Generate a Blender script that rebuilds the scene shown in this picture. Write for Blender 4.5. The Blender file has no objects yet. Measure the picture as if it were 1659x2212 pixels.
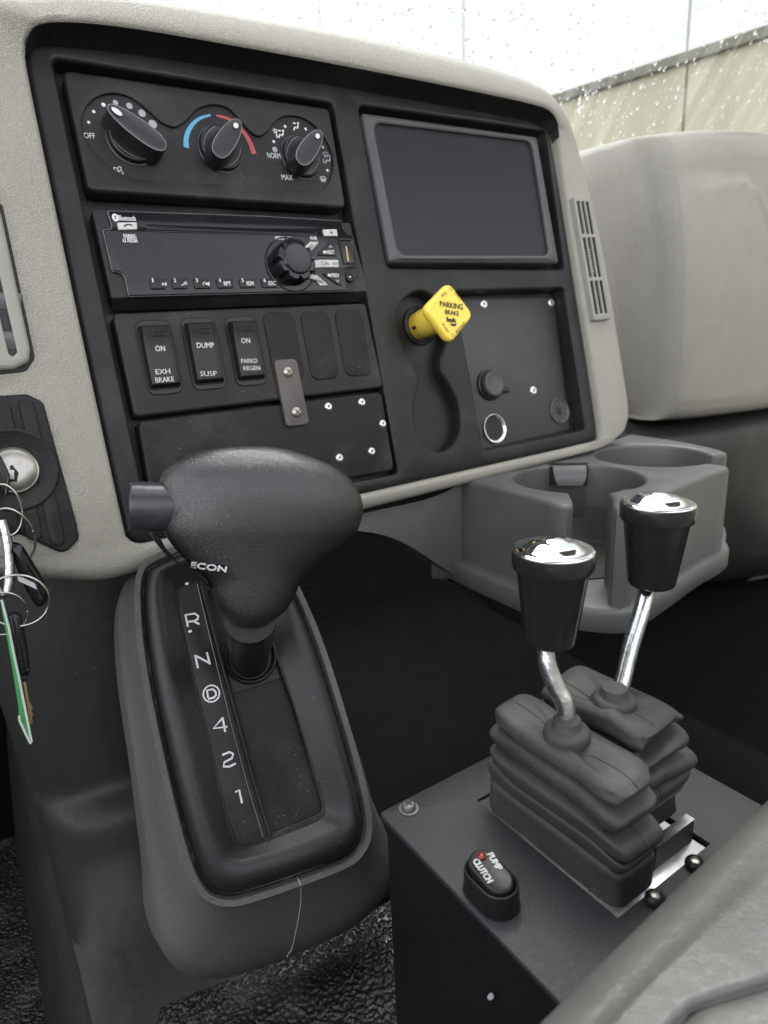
import bpy, bmesh, math, random
from mathutils import Vector, Matrix, noise
from mathutils.bvhtree import BVHTree
random.seed(7)
R = math.radians
scene = bpy.context.scene
COL = scene.collection

# ------------------------------------------------------------------ camera
PX, PY, F = 829.5, 1106.0, 1414.75            # photo read at 1659 x 2212
CA = Vector((0.8299566, -0.18785866, 0.52524391))   # world X (across the cab) in camera axes (right, down, forward)
CB = Vector((-0.55618846, -0.20654364, 0.80498082))  # world Y (ahead)
CU = Vector((-0.04273683, -0.96023375, -0.27590708)) # world Z (up)
CAM = Vector((0.0, 0.0, 1.2))
cd = bpy.data.cameras.new('camera')
cam = bpy.data.objects.new('camera', cd)
COL.objects.link(cam)
scene.camera = cam
cd.sensor_fit = 'VERTICAL'
cd.sensor_height = 36.0
cd.sensor_width = 27.0
cd.lens = 36.0 * F / 2212.0
cd.clip_start = 0.02
cd.clip_end = 200.0
rm = Matrix(((CA.x, -CA.y, -CA.z), (CB.x, -CB.y, -CB.z), (CU.x, -CU.y, -CU.z)))
cam.matrix_world = Matrix.Translation(CAM) @ rm.to_4x4()
cd.dof.use_dof = True
cd.dof.focus_distance = 0.43
cd.dof.aperture_fstop = 9.0

# ------------------------------------------------------------------ sky, sun, exposure
SUN_EL, SUN_AZ = R(52), R(42)                 # ahead and to the right, behind cloud
w = bpy.data.worlds.new('World')
scene.world = w
w.use_nodes = True
nt = w.node_tree
nt.nodes.clear()
sky = nt.nodes.new('ShaderNodeTexSky')
sky.sky_type = 'NISHITA'
sky.sun_disc = False
sky.sun_elevation = SUN_EL
sky.sun_rotation = SUN_AZ
hs = nt.nodes.new('ShaderNodeHueSaturation')
hs.inputs['Saturation'].default_value = 0.12
bg = nt.nodes.new('ShaderNodeBackground')
bg.inputs['Strength'].default_value = 0.12
out = nt.nodes.new('ShaderNodeOutputWorld')
nt.links.new(sky.outputs[0], hs.inputs['Color'])
nt.links.new(hs.outputs[0], bg.inputs['Color'])
nt.links.new(bg.outputs[0], out.inputs['Surface'])
sl = bpy.data.lights.new('sun', 'SUN')
sl.energy = 0.6
sl.angle = R(40)
sl.color = (1.0, 0.97, 0.92)
so = bpy.data.objects.new('sun', sl)
COL.objects.link(so)
so.location = (-2, 4, 6)
sd = Vector((math.sin(SUN_AZ) * math.cos(SUN_EL), math.cos(SUN_AZ) * math.cos(SUN_EL), math.sin(SUN_EL)))
so.rotation_euler = (-sd).to_track_quat('-Z', 'Y').to_euler()
vs = scene.view_settings
scene.display_settings.display_device = 'sRGB'
vs.view_transform = 'Standard'
vs.look = 'None'
vs.exposure = 2.7
vs.gamma = 1.0
vs.use_curve_mapping = False
scene.cycles.use_denoising = True
scene.cycles.max_bounces = 8
scene.cycles.transparent_max_bounces = 12
scene.cycles.caustics_reflective = False

# ------------------------------------------------------------------ photo rays and planes
def ray(p):
    v = Vector((p[0] - PX, p[1] - PY, F))
    return Vector((CA.dot(v), CB.dot(v), CU.dot(v))) / F

def at(p, depth):                              # world point at a depth in front of the lens
    return CAM + ray(p) * depth

def at_y(p, y):
    d = ray(p); return CAM + d * ((y - CAM.y) / d.y)

def at_z(p, z):
    d = ray(p); return CAM + d * ((z - CAM.z) / d.z)

class Frame:
    def __init__(s, o, U, V):
        s.o = Vector(o); s.U = Vector(U).normalized(); s.V = Vector(V).normalized(); s.N = s.U.cross(s.V)
        s.M = Matrix(((s.U.x, s.V.x, s.N.x, s.o.x), (s.U.y, s.V.y, s.N.y, s.o.y), (s.U.z, s.V.z, s.N.z, s.o.z), (0, 0, 0, 1)))
    def px(s, p, w=0.0):
        d = ray(p)
        t = ((s.o + s.N * w - CAM).dot(s.N)) / d.dot(s.N)
        q = CAM + d * t - s.o
        return (q.dot(s.U), q.dot(s.V))
    def loc(s, P):
        q = Vector(P) - s.o
        return Vector((q.dot(s.U), q.dot(s.V), q.dot(s.N)))

SC = 1920.0 / 1659.0
def crop(x0, y0, wf, rw=1659):
    k = wf / rw
    return lambda x, y: ((x0 + x * k) / SC, (y0 + y * k) / SC)
c1 = crop(0, 0, 960); c2 = crop(200, 500, 760); c3 = crop(880, 200, 680); c4 = crop(960, 660, 600)
ck = crop(280, 1060, 680); cs = crop(280, 1400, 680, 1297); cc = crop(860, 1040, 1060); ce = crop(920, 1600, 1000)
ct = crop(1200, 0, 720, 1448); cl = crop(0, 900, 500, 1106); cf = crop(0, 1700, 500, 1286)
r1 = crop(240, 520, 360); r2 = crop(600, 540, 320); cv = crop(0, 540, 180, 948); h3 = crop(640, 280, 220)
kk = crop(0, 1080, 160, 442); se = crop(1300, 1900, 620); pc = crop(1050, 2080, 300); pb = crop(1040, 690, 160)

TD = R(14)
D = Frame(at((500, 550), 0.485), (1, 0, 0), (0, math.sin(TD), math.cos(TD)))       # dash panel plane
PS, TS = R(4), R(60)
S = Frame(at((500, 1600), 0.43), (math.cos(PS), -math.sin(PS), 0),
          (math.cos(TS) * math.sin(PS), math.cos(TS) * math.cos(PS), math.sin(TS)))  # shifter console face
ZB = 0.926
H = Frame((0, 0, ZB), (1, 0, 0), (0, 1, 0))                                          # control box top

# ------------------------------------------------------------------ materials
def mat(name, col, rough=0.5, metal=0.0, bump=(), dust=0.0, dust_col=(0.55, 0.54, 0.5), var=0.0, var_scale=25.0,
        spec=0.5, coat=0.0, rvar=0.0, smudge=0.0, smudge_col=(0.35, 0.33, 0.3), smudge_scale=14.0, spots=None, stretch=None,
        dust_scale=700.0):
    m = bpy.data.materials.new(name)
    m.use_nodes = True
    t = m.node_tree
    N, L = t.nodes, t.links
    b = N['Principled BSDF']
    b.inputs['Base Color'].default_value = (*col, 1)
    b.inputs['Roughness'].default_value = rough
    b.inputs['Metallic'].default_value = metal
    b.inputs['Specular IOR Level'].default_value = spec
    b.inputs['Coat Weight'].default_value = coat
    b.inputs['Coat Roughness'].default_value = 0.05
    tc = N.new('ShaderNodeTexCoord')
    co = tc.outputs['Object']
    if stretch:
        mp = N.new('ShaderNodeMapping'); mp.inputs['Scale'].default_value = stretch
        L.new(co, mp.inputs['Vector']); co = mp.outputs[0]
    def nz(scale, detail=3, rg=0.55):
        n = N.new('ShaderNodeTexNoise')
        n.inputs['Scale'].default_value = scale; n.inputs['Detail'].default_value = detail; n.inputs['Roughness'].default_value = rg
        L.new(co, n.inputs['Vector']); return n.outputs['Fac']
    def ramp(f, a, c, lo=0.0, hi=1.0):
        r = N.new('ShaderNodeMapRange'); r.inputs['From Min'].default_value = a; r.inputs['From Max'].default_value = c
        r.inputs['To Min'].default_value = lo; r.inputs['To Max'].default_value = hi
        L.new(f, r.inputs['Value']); return r.outputs[0]
    cur = None
    def mix(fac, base, other):
        x = N.new('ShaderNodeMix'); x.data_type = 'RGBA'
        L.new(fac, x.inputs['Factor'])
        if base is None: x.inputs['A'].default_value = (*col, 1)
        else: L.new(base, x.inputs['A'])
        x.inputs['B'].default_value = (*other, 1)
        return x.outputs['Result']
    if var:
        cur = mix(ramp(nz(var_scale, 5), 0.3, 0.7), cur, tuple(min(1, c * (1 + var)) for c in col))
    if smudge:
        cur = mix(ramp(nz(smudge_scale, 6, 0.65), 0.52, 0.78, 0, smudge), cur, smudge_col)
    if dust:
        f = ramp(nz(dust_scale, 1), 0.71, 0.80, 0, dust * 0.6)
        g = ramp(nz(16.0, 4), 0.46, 0.62)
        mu = N.new('ShaderNodeMath'); mu.operation = 'MULTIPLY'; L.new(f, mu.inputs[0]); L.new(g, mu.inputs[1])
        cur = mix(mu.outputs[0], cur, dust_col)
    if cur is not None: L.new(cur, b.inputs['Base Color'])
    if rvar:
        L.new(ramp(nz(30.0, 4), 0.3, 0.7, max(0.02, rough - rvar), min(1, rough + rvar)), b.inputs['Roughness'])
    prev = None
    for kind, scale, dist in bump:
        if kind == 'rib':
            wv_ = N.new('ShaderNodeTexWave'); wv_.inputs['Scale'].default_value = scale; wv_.inputs['Distortion'].default_value = 0.6; wv_.bands_direction = 'Y'
            L.new(co, wv_.inputs['Vector']); h = wv_.outputs['Fac']
        elif kind == 'noise': h = nz(scale, 2)
        elif kind == 'fine': h = nz(scale, 0)
        else:
            v = N.new('ShaderNodeTexVoronoi'); v.inputs['Scale'].default_value = scale
            v.feature = {'grain': 'DISTANCE_TO_EDGE', 'pebble': 'SMOOTH_F1'}[kind]
            if kind == 'grain':                 # leather cells, warped by noise
                w1 = N.new('ShaderNodeTexNoise'); w1.inputs['Scale'].default_value = scale * 0.6; L.new(co, w1.inputs['Vector'])
                ad = N.new('ShaderNodeMix'); ad.data_type = 'VECTOR'; ad.blend_type = 'MIX' if hasattr(ad, 'blend_type') else 'MIX'
                vm = N.new('ShaderNodeVectorMath'); vm.operation = 'MULTIPLY_ADD'
                L.new(w1.outputs['Color'], vm.inputs[0]); vm.inputs[1].default_value = (1.2 / scale,) * 3; L.new(co, vm.inputs[2])
                N.remove(ad)
                L.new(vm.outputs[0], v.inputs['Vector'])
                h = ramp(v.outputs['Distance'], 0.0, 0.16)
            else:
                L.new(co, v.inputs['Vector'])
                h = ramp(v.outputs['Distance'], 0.0, 0.7, 1, 0)
        bp = N.new('ShaderNodeBump'); bp.inputs['Strength'].default_value = 1.0; bp.inputs['Distance'].default_value = dist
        L.new(h, bp.inputs['Height'])
        if prev: L.new(prev, bp.inputs['Normal'])
        prev = bp.outputs[0]
    if prev: L.new(prev, b.inputs['Normal'])
    return m

M = {}
M['pad'] = mat('padded_grey', (0.365, 0.347, 0.305), 0.55, bump=(('grain', 620, 0.00030), ('noise', 300, 0.00035)), var=0.06, spec=0.4)
M['pad_far'] = mat('smooth_grey', (0.335, 0.316, 0.283), 0.5, bump=(('grain', 380, 0.00035), ('noise', 120, 0.0005)), var=0.08, spec=0.4)
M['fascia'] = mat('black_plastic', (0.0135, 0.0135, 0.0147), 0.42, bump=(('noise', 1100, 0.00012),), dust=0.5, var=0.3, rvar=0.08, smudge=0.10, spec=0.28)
M['panel'] = mat('satin_black_panel', (0.0135, 0.0135, 0.0147), 0.40, bump=(('noise', 1300, 0.00012),), dust=0.6, var=0.25, rvar=0.07, smudge=0.08, spec=0.28)
M['coarse'] = mat('grained_black', (0.0095, 0.0097, 0.0107), 0.45, bump=(('noise', 650, 0.00025),), dust=0.5, var=0.25, smudge=0.10, spec=0.24)
M['switch'] = mat('switch_black', (0.014, 0.014, 0.015), 0.38, bump=(('noise', 1500, 0.00006),), dust=0.4, spec=0.35)
M['gap'] = mat('gap_black', (0.008, 0.008, 0.009), 0.6, var=0.4)
M['gloss'] = mat('glossy_black', (0.010, 0.010, 0.012), 0.12, dust=0.8, rvar=0.05, var=0.3, spec=0.32)
M['screen'] = mat('screen_film', (0.011, 0.011, 0.015), 0.34, spec=0.35, dust=0.35, bump=(('fine', 1800, 0.00004),))
M['bezel'] = mat('screen_bezel', (0.055, 0.057, 0.060), 0.42, bump=(('noise', 1100, 0.0001),), var=0.2, smudge=0.08)
M['white'] = mat('white_print', (0.62, 0.62, 0.62), 0.5, var=0.08)
M['grey_print'] = mat('grey_print', (0.33, 0.33, 0.35), 0.5, var=0.08)
M['blue'] = mat('blue_print', (0.09, 0.33, 0.50), 0.5, var=0.08)
M['red'] = mat('red_print', (0.42, 0.06, 0.07), 0.5, var=0.08)
M['black_print'] = mat('black_print', (0.012, 0.011, 0.008), 0.5, var=0.1)
M['button'] = mat('silver_button', (0.52, 0.52, 0.50), 0.35, var=0.05)
M['knob'] = mat('soft_black_knob', (0.016, 0.016, 0.018), 0.36, bump=(('noise', 1500, 0.00006),), dust=0.3)
M['edge'] = mat('knob_edge', (0.20, 0.20, 0.205), 0.35, var=0.1)
M['rivet'] = mat('rivet_aluminium', (0.72, 0.72, 0.71), 0.32, 0.9, bump=(('noise', 700, 0.00008),), rvar=0.1)
M['screwm'] = mat('worn_screw', (0.45, 0.43, 0.38), 0.36, 0.9, rvar=0.12, smudge=0.5, smudge_col=(0.06, 0.05, 0.04), smudge_scale=200)
M['rusty'] = mat('worn_strap', (0.085, 0.075, 0.070), 0.5, 0.35, bump=(('noise', 500, 0.0002),), smudge=0.75, smudge_col=(0.16, 0.075, 0.04), smudge_scale=90, rvar=0.1, var=0.4, var_scale=120)
M['yellow'] = mat('yellow_plastic', (0.93, 0.67, 0.085), 0.36, bump=(('noise', 120, 0.0002),), var=0.06, smudge=0.12, smudge_col=(0.45, 0.28, 0.04), smudge_scale=60)
M['conbezel'] = mat('console_bezel', (0.015, 0.0155, 0.0165), 0.42, bump=(('noise', 650, 0.0002),), dust=0.4, var=0.25, spec=0.45)
M['accplate'] = mat('socket_plate', (0.030, 0.030, 0.032), 0.42, bump=(('noise', 900, 0.00012),), dust=0.4, var=0.3, smudge=0.2, smudge_col=(0.07, 0.068, 0.065), smudge_scale=35)
M['vent'] = mat('vent_grey', (0.27, 0.262, 0.235), 0.5, bump=(('noise', 600, 0.0001),), var=0.1)
M['chrome'] = mat('chrome', (0.86, 0.87, 0.88), 0.05, 1.0, rvar=0.03)
M['zinc'] = mat('zinc_rod', (0.60, 0.62, 0.62), 0.26, 1.0, bump=(('noise', 300, 0.0002),), rvar=0.12, smudge=0.65, smudge_col=(0.12, 0.12, 0.12), smudge_scale=190, dust=0.8, dust_col=(0.05, 0.05, 0.05), dust_scale=520)
M['steel'] = mat('bright_steel', (0.60, 0.60, 0.58), 0.25, 1.0, rvar=0.1, bump=(('noise', 200, 0.0001),))
M['rubber'] = mat('boot_rubber', (0.031, 0.031, 0.031), 0.62, bump=(('noise', 70, 0.0006), ('noise', 900, 0.00006)), dust=0.9, var=0.35, smudge=0.4, smudge_col=(0.115, 0.113, 0.11), smudge_scale=34)
M['dull_steel'] = mat('dull_steel', (0.16, 0.16, 0.16), 0.4, 0.6, rvar=0.1)
M['seam'] = mat('mould_seam', (0.014, 0.014, 0.014), 0.8, var=0.1)
M['grip'] = mat('leathery_grip', (0.015, 0.015, 0.0165), 0.30, spec=0.75, bump=(('grain', 1000, 0.00006), ('noise', 420, 0.00005)), dust=0.35, rvar=0.05, smudge=0.05, smudge_col=(0.08, 0.08, 0.08))
M['lever_button'] = mat('worn_button', (0.030, 0.031, 0.035), 0.32, spec=0.5, bump=(('noise', 350, 0.0001),), rvar=0.08, smudge=0.3, smudge_col=(0.11, 0.115, 0.13), smudge_scale=60)
M['housing'] = mat('grey_housing', (0.10, 0.10, 0.099), 0.5, bump=(('grain', 480, 0.0002), ('noise', 150, 0.0003)), dust=0.9, var=0.2, smudge=0.15, smudge_col=(0.2, 0.19, 0.17), spec=0.4)
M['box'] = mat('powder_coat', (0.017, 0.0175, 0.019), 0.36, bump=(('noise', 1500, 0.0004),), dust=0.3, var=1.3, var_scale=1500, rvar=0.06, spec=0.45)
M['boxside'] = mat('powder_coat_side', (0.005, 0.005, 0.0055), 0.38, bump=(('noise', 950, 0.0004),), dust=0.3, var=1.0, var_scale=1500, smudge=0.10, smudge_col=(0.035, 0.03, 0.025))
M['mat'] = mat('pebbled_rubber', (0.013, 0.013, 0.014), 0.33, bump=(('pebble', 330, 0.0022),), var=0.4, rvar=0.1, dust=0.9, dust_scale=420, smudge=0.2)
M['cover'] = mat('engine_cover_rubber', (0.028, 0.0275, 0.027), 0.45, bump=(('noise', 30, 0.003), ('noise', 500, 0.0002)), var=0.5, var_scale=18, smudge=0.3, smudge_col=(0.05, 0.048, 0.045), smudge_scale=22, stretch=(1, 1, 0.35), dust=0.4, spec=0.3)
M['dark'] = mat('footwell_shade_black', (0.0028, 0.0028, 0.003), 0.85, bump=(('rib', 75, 0.0004), ('noise', 350, 0.0008)), var=1.0, var_scale=40, smudge=0.12, smudge_col=(0.012, 0.0115, 0.011), smudge_scale=9, spec=0.10)  # near-black colour carries the shade under the dash
M['lowdash'] = mat('lower_dash_plastic', (0.030, 0.030, 0.031), 0.42, bump=(('noise', 600, 0.0002),), var=0.2, smudge=0.08, spec=0.3)
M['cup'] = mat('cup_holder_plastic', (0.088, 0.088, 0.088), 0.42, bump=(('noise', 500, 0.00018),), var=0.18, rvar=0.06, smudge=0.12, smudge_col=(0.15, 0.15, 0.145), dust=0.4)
M['cup_shaded'] = mat('cup_plastic_shaded', (0.06, 0.059, 0.058), 0.45, bump=(('noise', 500, 0.0002),), var=0.2, smudge=0.2)  # cup holder plastic again, darkened for the shade inside the wells
M['seat'] = mat('grey_leather', (0.086, 0.0845, 0.078), 0.36, bump=(('grain', 620, 0.00006), ('noise', 45, 0.0010)), var=0.2, rvar=0.08, spec=0.5)
M['stitch'] = mat('seam_thread', (0.035, 0.030, 0.027), 0.7, var=0.2, bump=(('noise', 500, 0.0003),))
M['green'] = mat('green_tag', (0.035, 0.23, 0.075), 0.3, var=0.3, var_scale=90, smudge=0.5, smudge_col=(0.02, 0.07, 0.03), smudge_scale=120)
M['clear'] = mat('clear_edge', (0.55, 0.58, 0.55), 0.2, var=0.05)
M['keysteel'] = mat('key_ring_steel', (0.46, 0.445, 0.40), 0.2, 1.0, rvar=0.08)
M['brass'] = mat('key_brass', (0.40, 0.29, 0.12), 0.35, 1.0, rvar=0.1)
M['alulock'] = mat('lock_metal', (0.36, 0.35, 0.33), 0.38, 0.9, smudge=0.5, smudge_col=(0.2, 0.14, 0.08), smudge_scale=120, rvar=0.1)
M['led'] = mat('red_lens', (0.20, 0.008, 0.010), 0.12, coat=0.6)
M['wallw'] = mat('white_cladding', (0.80, 0.80, 0.79), 0.6, var=0.05, var_scale=2)
M['wallb'] = mat('beige_cladding', (0.44, 0.41, 0.30), 0.7, var=0.25, var_scale=1.2, stretch=(4, 4, 0.5))
M['flash'] = mat('stained_flashing', (0.20, 0.19, 0.15), 0.7, smudge=0.9, smudge_col=(0.05, 0.045, 0.035), smudge_scale=3)
M['asphalt'] = mat('wet_asphalt', (0.05, 0.05, 0.05), 0.4, var=0.4, var_scale=3, bump=(('noise', 40, 0.004),))
M['dirt'] = mat('brown_grit', (0.010, 0.009, 0.008), 0.95, bump=(('noise', 700, 0.0010),), smudge=1.0, smudge_col=(0.16, 0.11, 0.065), smudge_scale=60, dust=0.9, dust_col=(0.3, 0.22, 0.14))
M['ventdark'] = mat('vent_cavity', (0.012, 0.012, 0.015), 0.5, var=0.3)
M['paper'] = mat('paper_label', (0.42, 0.42, 0.41), 0.6, var=0.4, var_scale=300)

def glass_mat():
    m = bpy.data.materials.new('windshield_glass'); m.use_nodes = True
    t = m.node_tree; N, L = t.nodes, t.links; N.clear()
    o = N.new('ShaderNodeOutputMaterial'); tr = N.new('ShaderNodeBsdfTransparent'); gl = N.new('ShaderNodeBsdfGlossy')
    gl.inputs['Roughness'].default_value = 0.02
    tr.inputs['Color'].default_value = (0.74, 0.76, 0.75, 1)
    tl = N.new('ShaderNodeBsdfTranslucent'); tl.inputs['Color'].default_value = (0.9, 0.9, 0.88, 1)
    m1 = N.new('ShaderNodeMixShader'); m2 = N.new('ShaderNodeMixShader')
    fr = N.new('ShaderNodeFresnel'); fr.inputs['IOR'].default_value = 1.3
    tc = N.new('ShaderNodeTexCoord'); mp = N.new('ShaderNodeMapping'); mp.inputs['Scale'].default_value = (26, 1.6, 1)
    mp.inputs['Rotation'].default_value = (0, 0, R(-14))
    n = N.new('ShaderNodeTexNoise'); n.inputs['Scale'].default_value = 1.4; n.inputs['Detail'].default_value = 5
    mr = N.new('ShaderNodeMapRange'); mr.inputs['From Min'].default_value = 0.45; mr.inputs['From Max'].default_value = 0.75
    mr.inputs['To Max'].default_value = 0.08
    L.new(tc.outputs['Object'], mp.inputs['Vector']); L.new(mp.outputs[0], n.inputs['Vector']); L.new(n.outputs['Fac'], mr.inputs['Value'])
    L.new(mr.outputs[0], m1.inputs['Fac']); L.new(tr.outputs[0], m1.inputs[1]); L.new(tl.outputs[0], m1.inputs[2])
    L.new(fr.outputs[0], m2.inputs['Fac']); L.new(m1.outputs[0], m2.inputs[1]); L.new(gl.outputs[0], m2.inputs[2])
    L.new(m2.outputs[0], o.inputs['Surface'])
    return m
M['glass'] = glass_mat()
def drop_mat():
    m = bpy.data.materials.new('water'); m.use_nodes = True
    b = m.node_tree.nodes['Principled BSDF']
    b.inputs['Base Color'].default_value = (1, 1, 1, 1); b.inputs['Transmission Weight'].default_value = 1.0
    b.inputs['Roughness'].default_value = 0.0; b.inputs['IOR'].default_value = 1.33
    return m
M['water'] = drop_mat()

# ------------------------------------------------------------------ mesh helpers
def inset(o, d):                                # shrink a closed outline (either winding) by d
    n = len(o)
    area = sum(o[i][0] * o[(i + 1) % n][1] - o[(i + 1) % n][0] * o[i][1] for i in range(n))
    sg = 1 if area > 0 else -1
    r = []
    for i in range(n):
        a, b, c = Vector(o[i - 1]), Vector(o[i]), Vector(o[(i + 1) % n])
        e1 = (b - a); e2 = (c - b)
        if e1.length < 1e-9: e1 = e2
        if e2.length < 1e-9: e2 = e1
        e1.normalize(); e2.normalize()
        n1 = Vector((-e1.y, e1.x)); n2 = Vector((-e2.y, e2.x))
        m = n1 + n2
        if m.length < 1e-6: m = n1.copy()
        m.normalize()
        k = max(0.5, m.dot(n1))
        r.append((b.x + sg * m.x * d / k, b.y + sg * m.y * d / k))
    return r

def rquad(c, r, n=6):                           # rounded polygon through the corners c
    k = len(c); o = []
    rr = r if isinstance(r, (list, tuple)) else [r] * k
    for i in range(k):
        p, a, b = Vector(c[i]), Vector(c[i - 1]), Vector(c[(i + 1) % k])
        ra = min(rr[i], (a - p).length * 0.49, (b - p).length * 0.49)
        da, db = (a - p).normalized(), (b - p).normalized()
        half = math.acos(max(-1, min(1, da.dot(db)))) / 2
        t = min(ra / max(math.tan(half), 0.05), (a - p).length * 0.49, (b - p).length * 0.49)
        p0, p2 = p + da * t, p + db * t
        for j in range(n + 1):
            s = j / n
            q = p0 * (1 - s) ** 2 + p * 2 * s * (1 - s) * 0.88 + (p0 + p2) * 0.12 * s * (1 - s) + p2 * s * s
            o.append((q.x, q.y))
    return o

def rrect(cx, cy, w_, h_, r, n=6):
    return rquad([(cx - w_ / 2, cy - h_ / 2), (cx + w_ / 2, cy - h_ / 2), (cx + w_ / 2, cy + h_ / 2), (cx - w_ / 2, cy + h_ / 2)], r, n)

def circ(cx, cy, r, n=32, ry=None, a0=0.0):
    ry = ry or r
    return [(cx + r * math.cos(a0 + 2 * math.pi * i / n), cy + ry * math.sin(a0 + 2 * math.pi * i / n)) for i in range(n)]

def spline(p, n=6, closed=True):                # Catmull-Rom through points of any dimension
    p = [Vector(q) for q in p]; k = len(p); o = []
    rng = range(k) if closed else range(k - 1)
    for i in rng:
        if closed: a, b, c, d = p[i - 1], p[i], p[(i + 1) % k], p[(i + 2) % k]
        else: a, b, c, d = p[max(i - 1, 0)], p[i], p[i + 1], p[min(i + 2, k - 1)]
        for j in range(n):
            t = j / n
            o.append(tuple(0.5 * ((2 * b) + (c - a) * t + (2 * a - 5 * b + 4 * c - d) * t * t + (3 * b - a - 3 * c + d) * t ** 3)))
    if not closed: o.append(tuple(p[-1]))
    return o

def z3(o, z): return [(q[0], q[1], z) for q in o]

class MB:
    def __init__(s): s.v = []; s.f = []; s.flat = set()
    def add(s, pts):
        i = len(s.v); s.v.extend([tuple(p) for p in pts]); return list(range(i, i + len(pts)))
    def loft(s, loops, closed=True, cap0=False, cap1=False):
        ids = [s.add(l) for l in loops]; n = len(ids[0])
        for a, b in zip(ids, ids[1:]):
            for i in range(n if closed else n - 1):
                j = (i + 1) % n
                s.f.append((a[i], a[j], b[j], b[i]))
        if cap0: s.f.append(tuple(reversed(ids[0])))
        if cap1: s.f.append(tuple(ids[-1]))
        return s
    def plate(s, o, z0, z1, bev=0.0008, n=3, cap0=False):
        """extruded outline with rounded upper edge"""
        ls = [z3(o, z0)]
        for j in range(n + 1):
            a = math.pi / 2 * j / n
            ls.append(z3(inset(o, bev * (1 - math.cos(a))), z1 - bev + bev * math.sin(a)))
        return s.loft(ls, cap0=cap0, cap1=True)
    def ring(s, o, i, z0, z1, bev=0.0006, zi=None):
        """frame between outline o and inner outline i (same count), rounded both edges"""
        zi = z0 if zi is None else zi
        n = len(o)
        def lerp(t): return [((1 - t) * a[0] + t * b[0], (1 - t) * a[1] + t * b[1]) for a, b in zip(o, i)]
        s.loft([z3(o, z0), z3(o, z1 - bev), z3(inset(o, bev * 0.3), z1 - bev * 0.3), z3(inset(o, bev), z1),
                z3(inset(i, -bev), z1), z3(inset(i, -bev * 0.3), z1 - bev * 0.3), z3(i, z1 - bev), z3(i, zi)])
        return s
    def sheet(s, outer, holes, z):
        bm = bmesh.new(); es = []
        for l in [outer] + holes:
            vs_ = [bm.verts.new((q[0], q[1], z)) for q in l]
            for k in range(len(vs_)): es.append(bm.edges.new((vs_[k - 1], vs_[k])))
        bmesh.ops.triangle_fill(bm, use_beauty=True, use_dissolve=False, edges=es, normal=(0, 0, 1))
        bm.verts.index_update()
        base = len(s.v); s.v.extend([tuple(v.co) for v in bm.verts])
        for f in bm.faces: s.flat.add(len(s.f)); s.f.append(tuple(base + v.index for v in f.verts))
        bm.free(); return s
    def hole(s, o, z, depth, bev=0.0010, floor=True, n=3):
        """walls going down from a hole outline o in a sheet at z; o is the outline of the sheet's edge"""
        ls = []
        for j in range(n + 1):
            a = math.pi / 2 * j / n
            ls.append(z3(inset(o, bev * math.sin(a)), z - bev * (1 - math.cos(a))))
        ls.append(z3(inset(o, bev), z - depth))
        return s.loft(ls, cap1=floor)
    def lathe(s, prof, n=40, o=(0, 0, 0), ax=None, cap0=False, cap1=True):
        """prof: (radius, height) along an axis frame ax = (X, Y, Z)"""
        X, Y, Z = ax or (Vector((1, 0, 0)), Vector((0, 1, 0)), Vector((0, 0, 1)))
        o = Vector(o)
        ls = [[o + X * (r * math.cos(2 * math.pi * i / n)) + Y * (r * math.sin(2 * math.pi * i / n)) + Z * h for i in range(n)] for r, h in prof]
        return s.loft(ls, cap0=cap0, cap1=cap1)
    def tube(s, pts, r, n=10, closed=False, caps=True):
        pts = [Vector(p) for p in pts]; k = len(pts); ls = []
        rad = r if isinstance(r, (list, tuple)) else [r] * k
        up = None
        for i, p in enumerate(pts):
            if closed: t = pts[(i + 1) % k] - pts[i - 1]
            else: t = pts[min(i + 1, k - 1)] - pts[max(i - 1, 0)]
            t.normalize()
            if up is None: up = t.orthogonal().normalized()
            up = (up - t * up.dot(t)).normalized()
            sd_ = t.cross(up)
            ls.append([p + (up * math.cos(2 * math.pi * q / n) + sd_ * math.sin(2 * math.pi * q / n)) * rad[i] for q in range(n)])
        if closed:                                 # match the twist at the joint
            ls.append(ls[0]); return s.loft(ls)
        return s.loft(ls, cap0=caps, cap1=caps)
    def box(s, x0, x1, y0, y1, z0, z1):
        i = s.add([(x0, y0, z0), (x1, y0, z0), (x1, y1, z0), (x0, y1, z0), (x0, y0, z1), (x1, y0, z1), (x1, y1, z1), (x0, y1, z1)])
        for f in ((0, 3, 2, 1), (4, 5, 6, 7), (0, 1, 5, 4), (1, 2, 6, 5), (2, 3, 7, 6), (3, 0, 4, 7)): s.f.append(tuple(i[k] for k in f))
        return s
    def stroke(s, pts, wd, z, taper=None):
        """flat line of width wd through 2-D points"""
        p = [Vector(q) for q in pts]; a = []; b = []
        for i, q in enumerate(p):
            t = (p[min(i + 1, len(p) - 1)] - p[max(i - 1, 0)]).normalized(); nn = Vector((-t.y, t.x))
            h = (taper[i] if taper else wd) / 2
            a.append((*(q + nn * h), z)); b.append((*(q - nn * h), z))
        return s.loft([a, b], closed=False)
    def disc(s, o, z): 
        i = s.add(z3(o, z)); s.f.append(tuple(i)); return s
    def grid(s, rows): return s.loft(rows, closed=False)
    def build(s, name, m, parent=None, smooth=40, label=None, fix=True):
        c = CEN.get(parent.name, Vector()) if parent else Vector()
        me = bpy.data.meshes.new(name)
        me.from_pydata([tuple(Vector(v) - c) for v in s.v], [], s.f)
        if smooth: me.shade_smooth()
        if fix:
            bm = bmesh.new(); bm.from_mesh(me); bm.faces.ensure_lookup_table()
            if smooth:
                for i, f in enumerate(bm.faces): f.smooth = not (i in s.flat or len(f.verts) > 8)
            bmesh.ops.remove_doubles(bm, verts=bm.verts, dist=1e-6)
            bmesh.ops.recalc_face_normals(bm, faces=bm.faces)
            bm.to_mesh(me); bm.free()
        me.materials.append(M[m])
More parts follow.
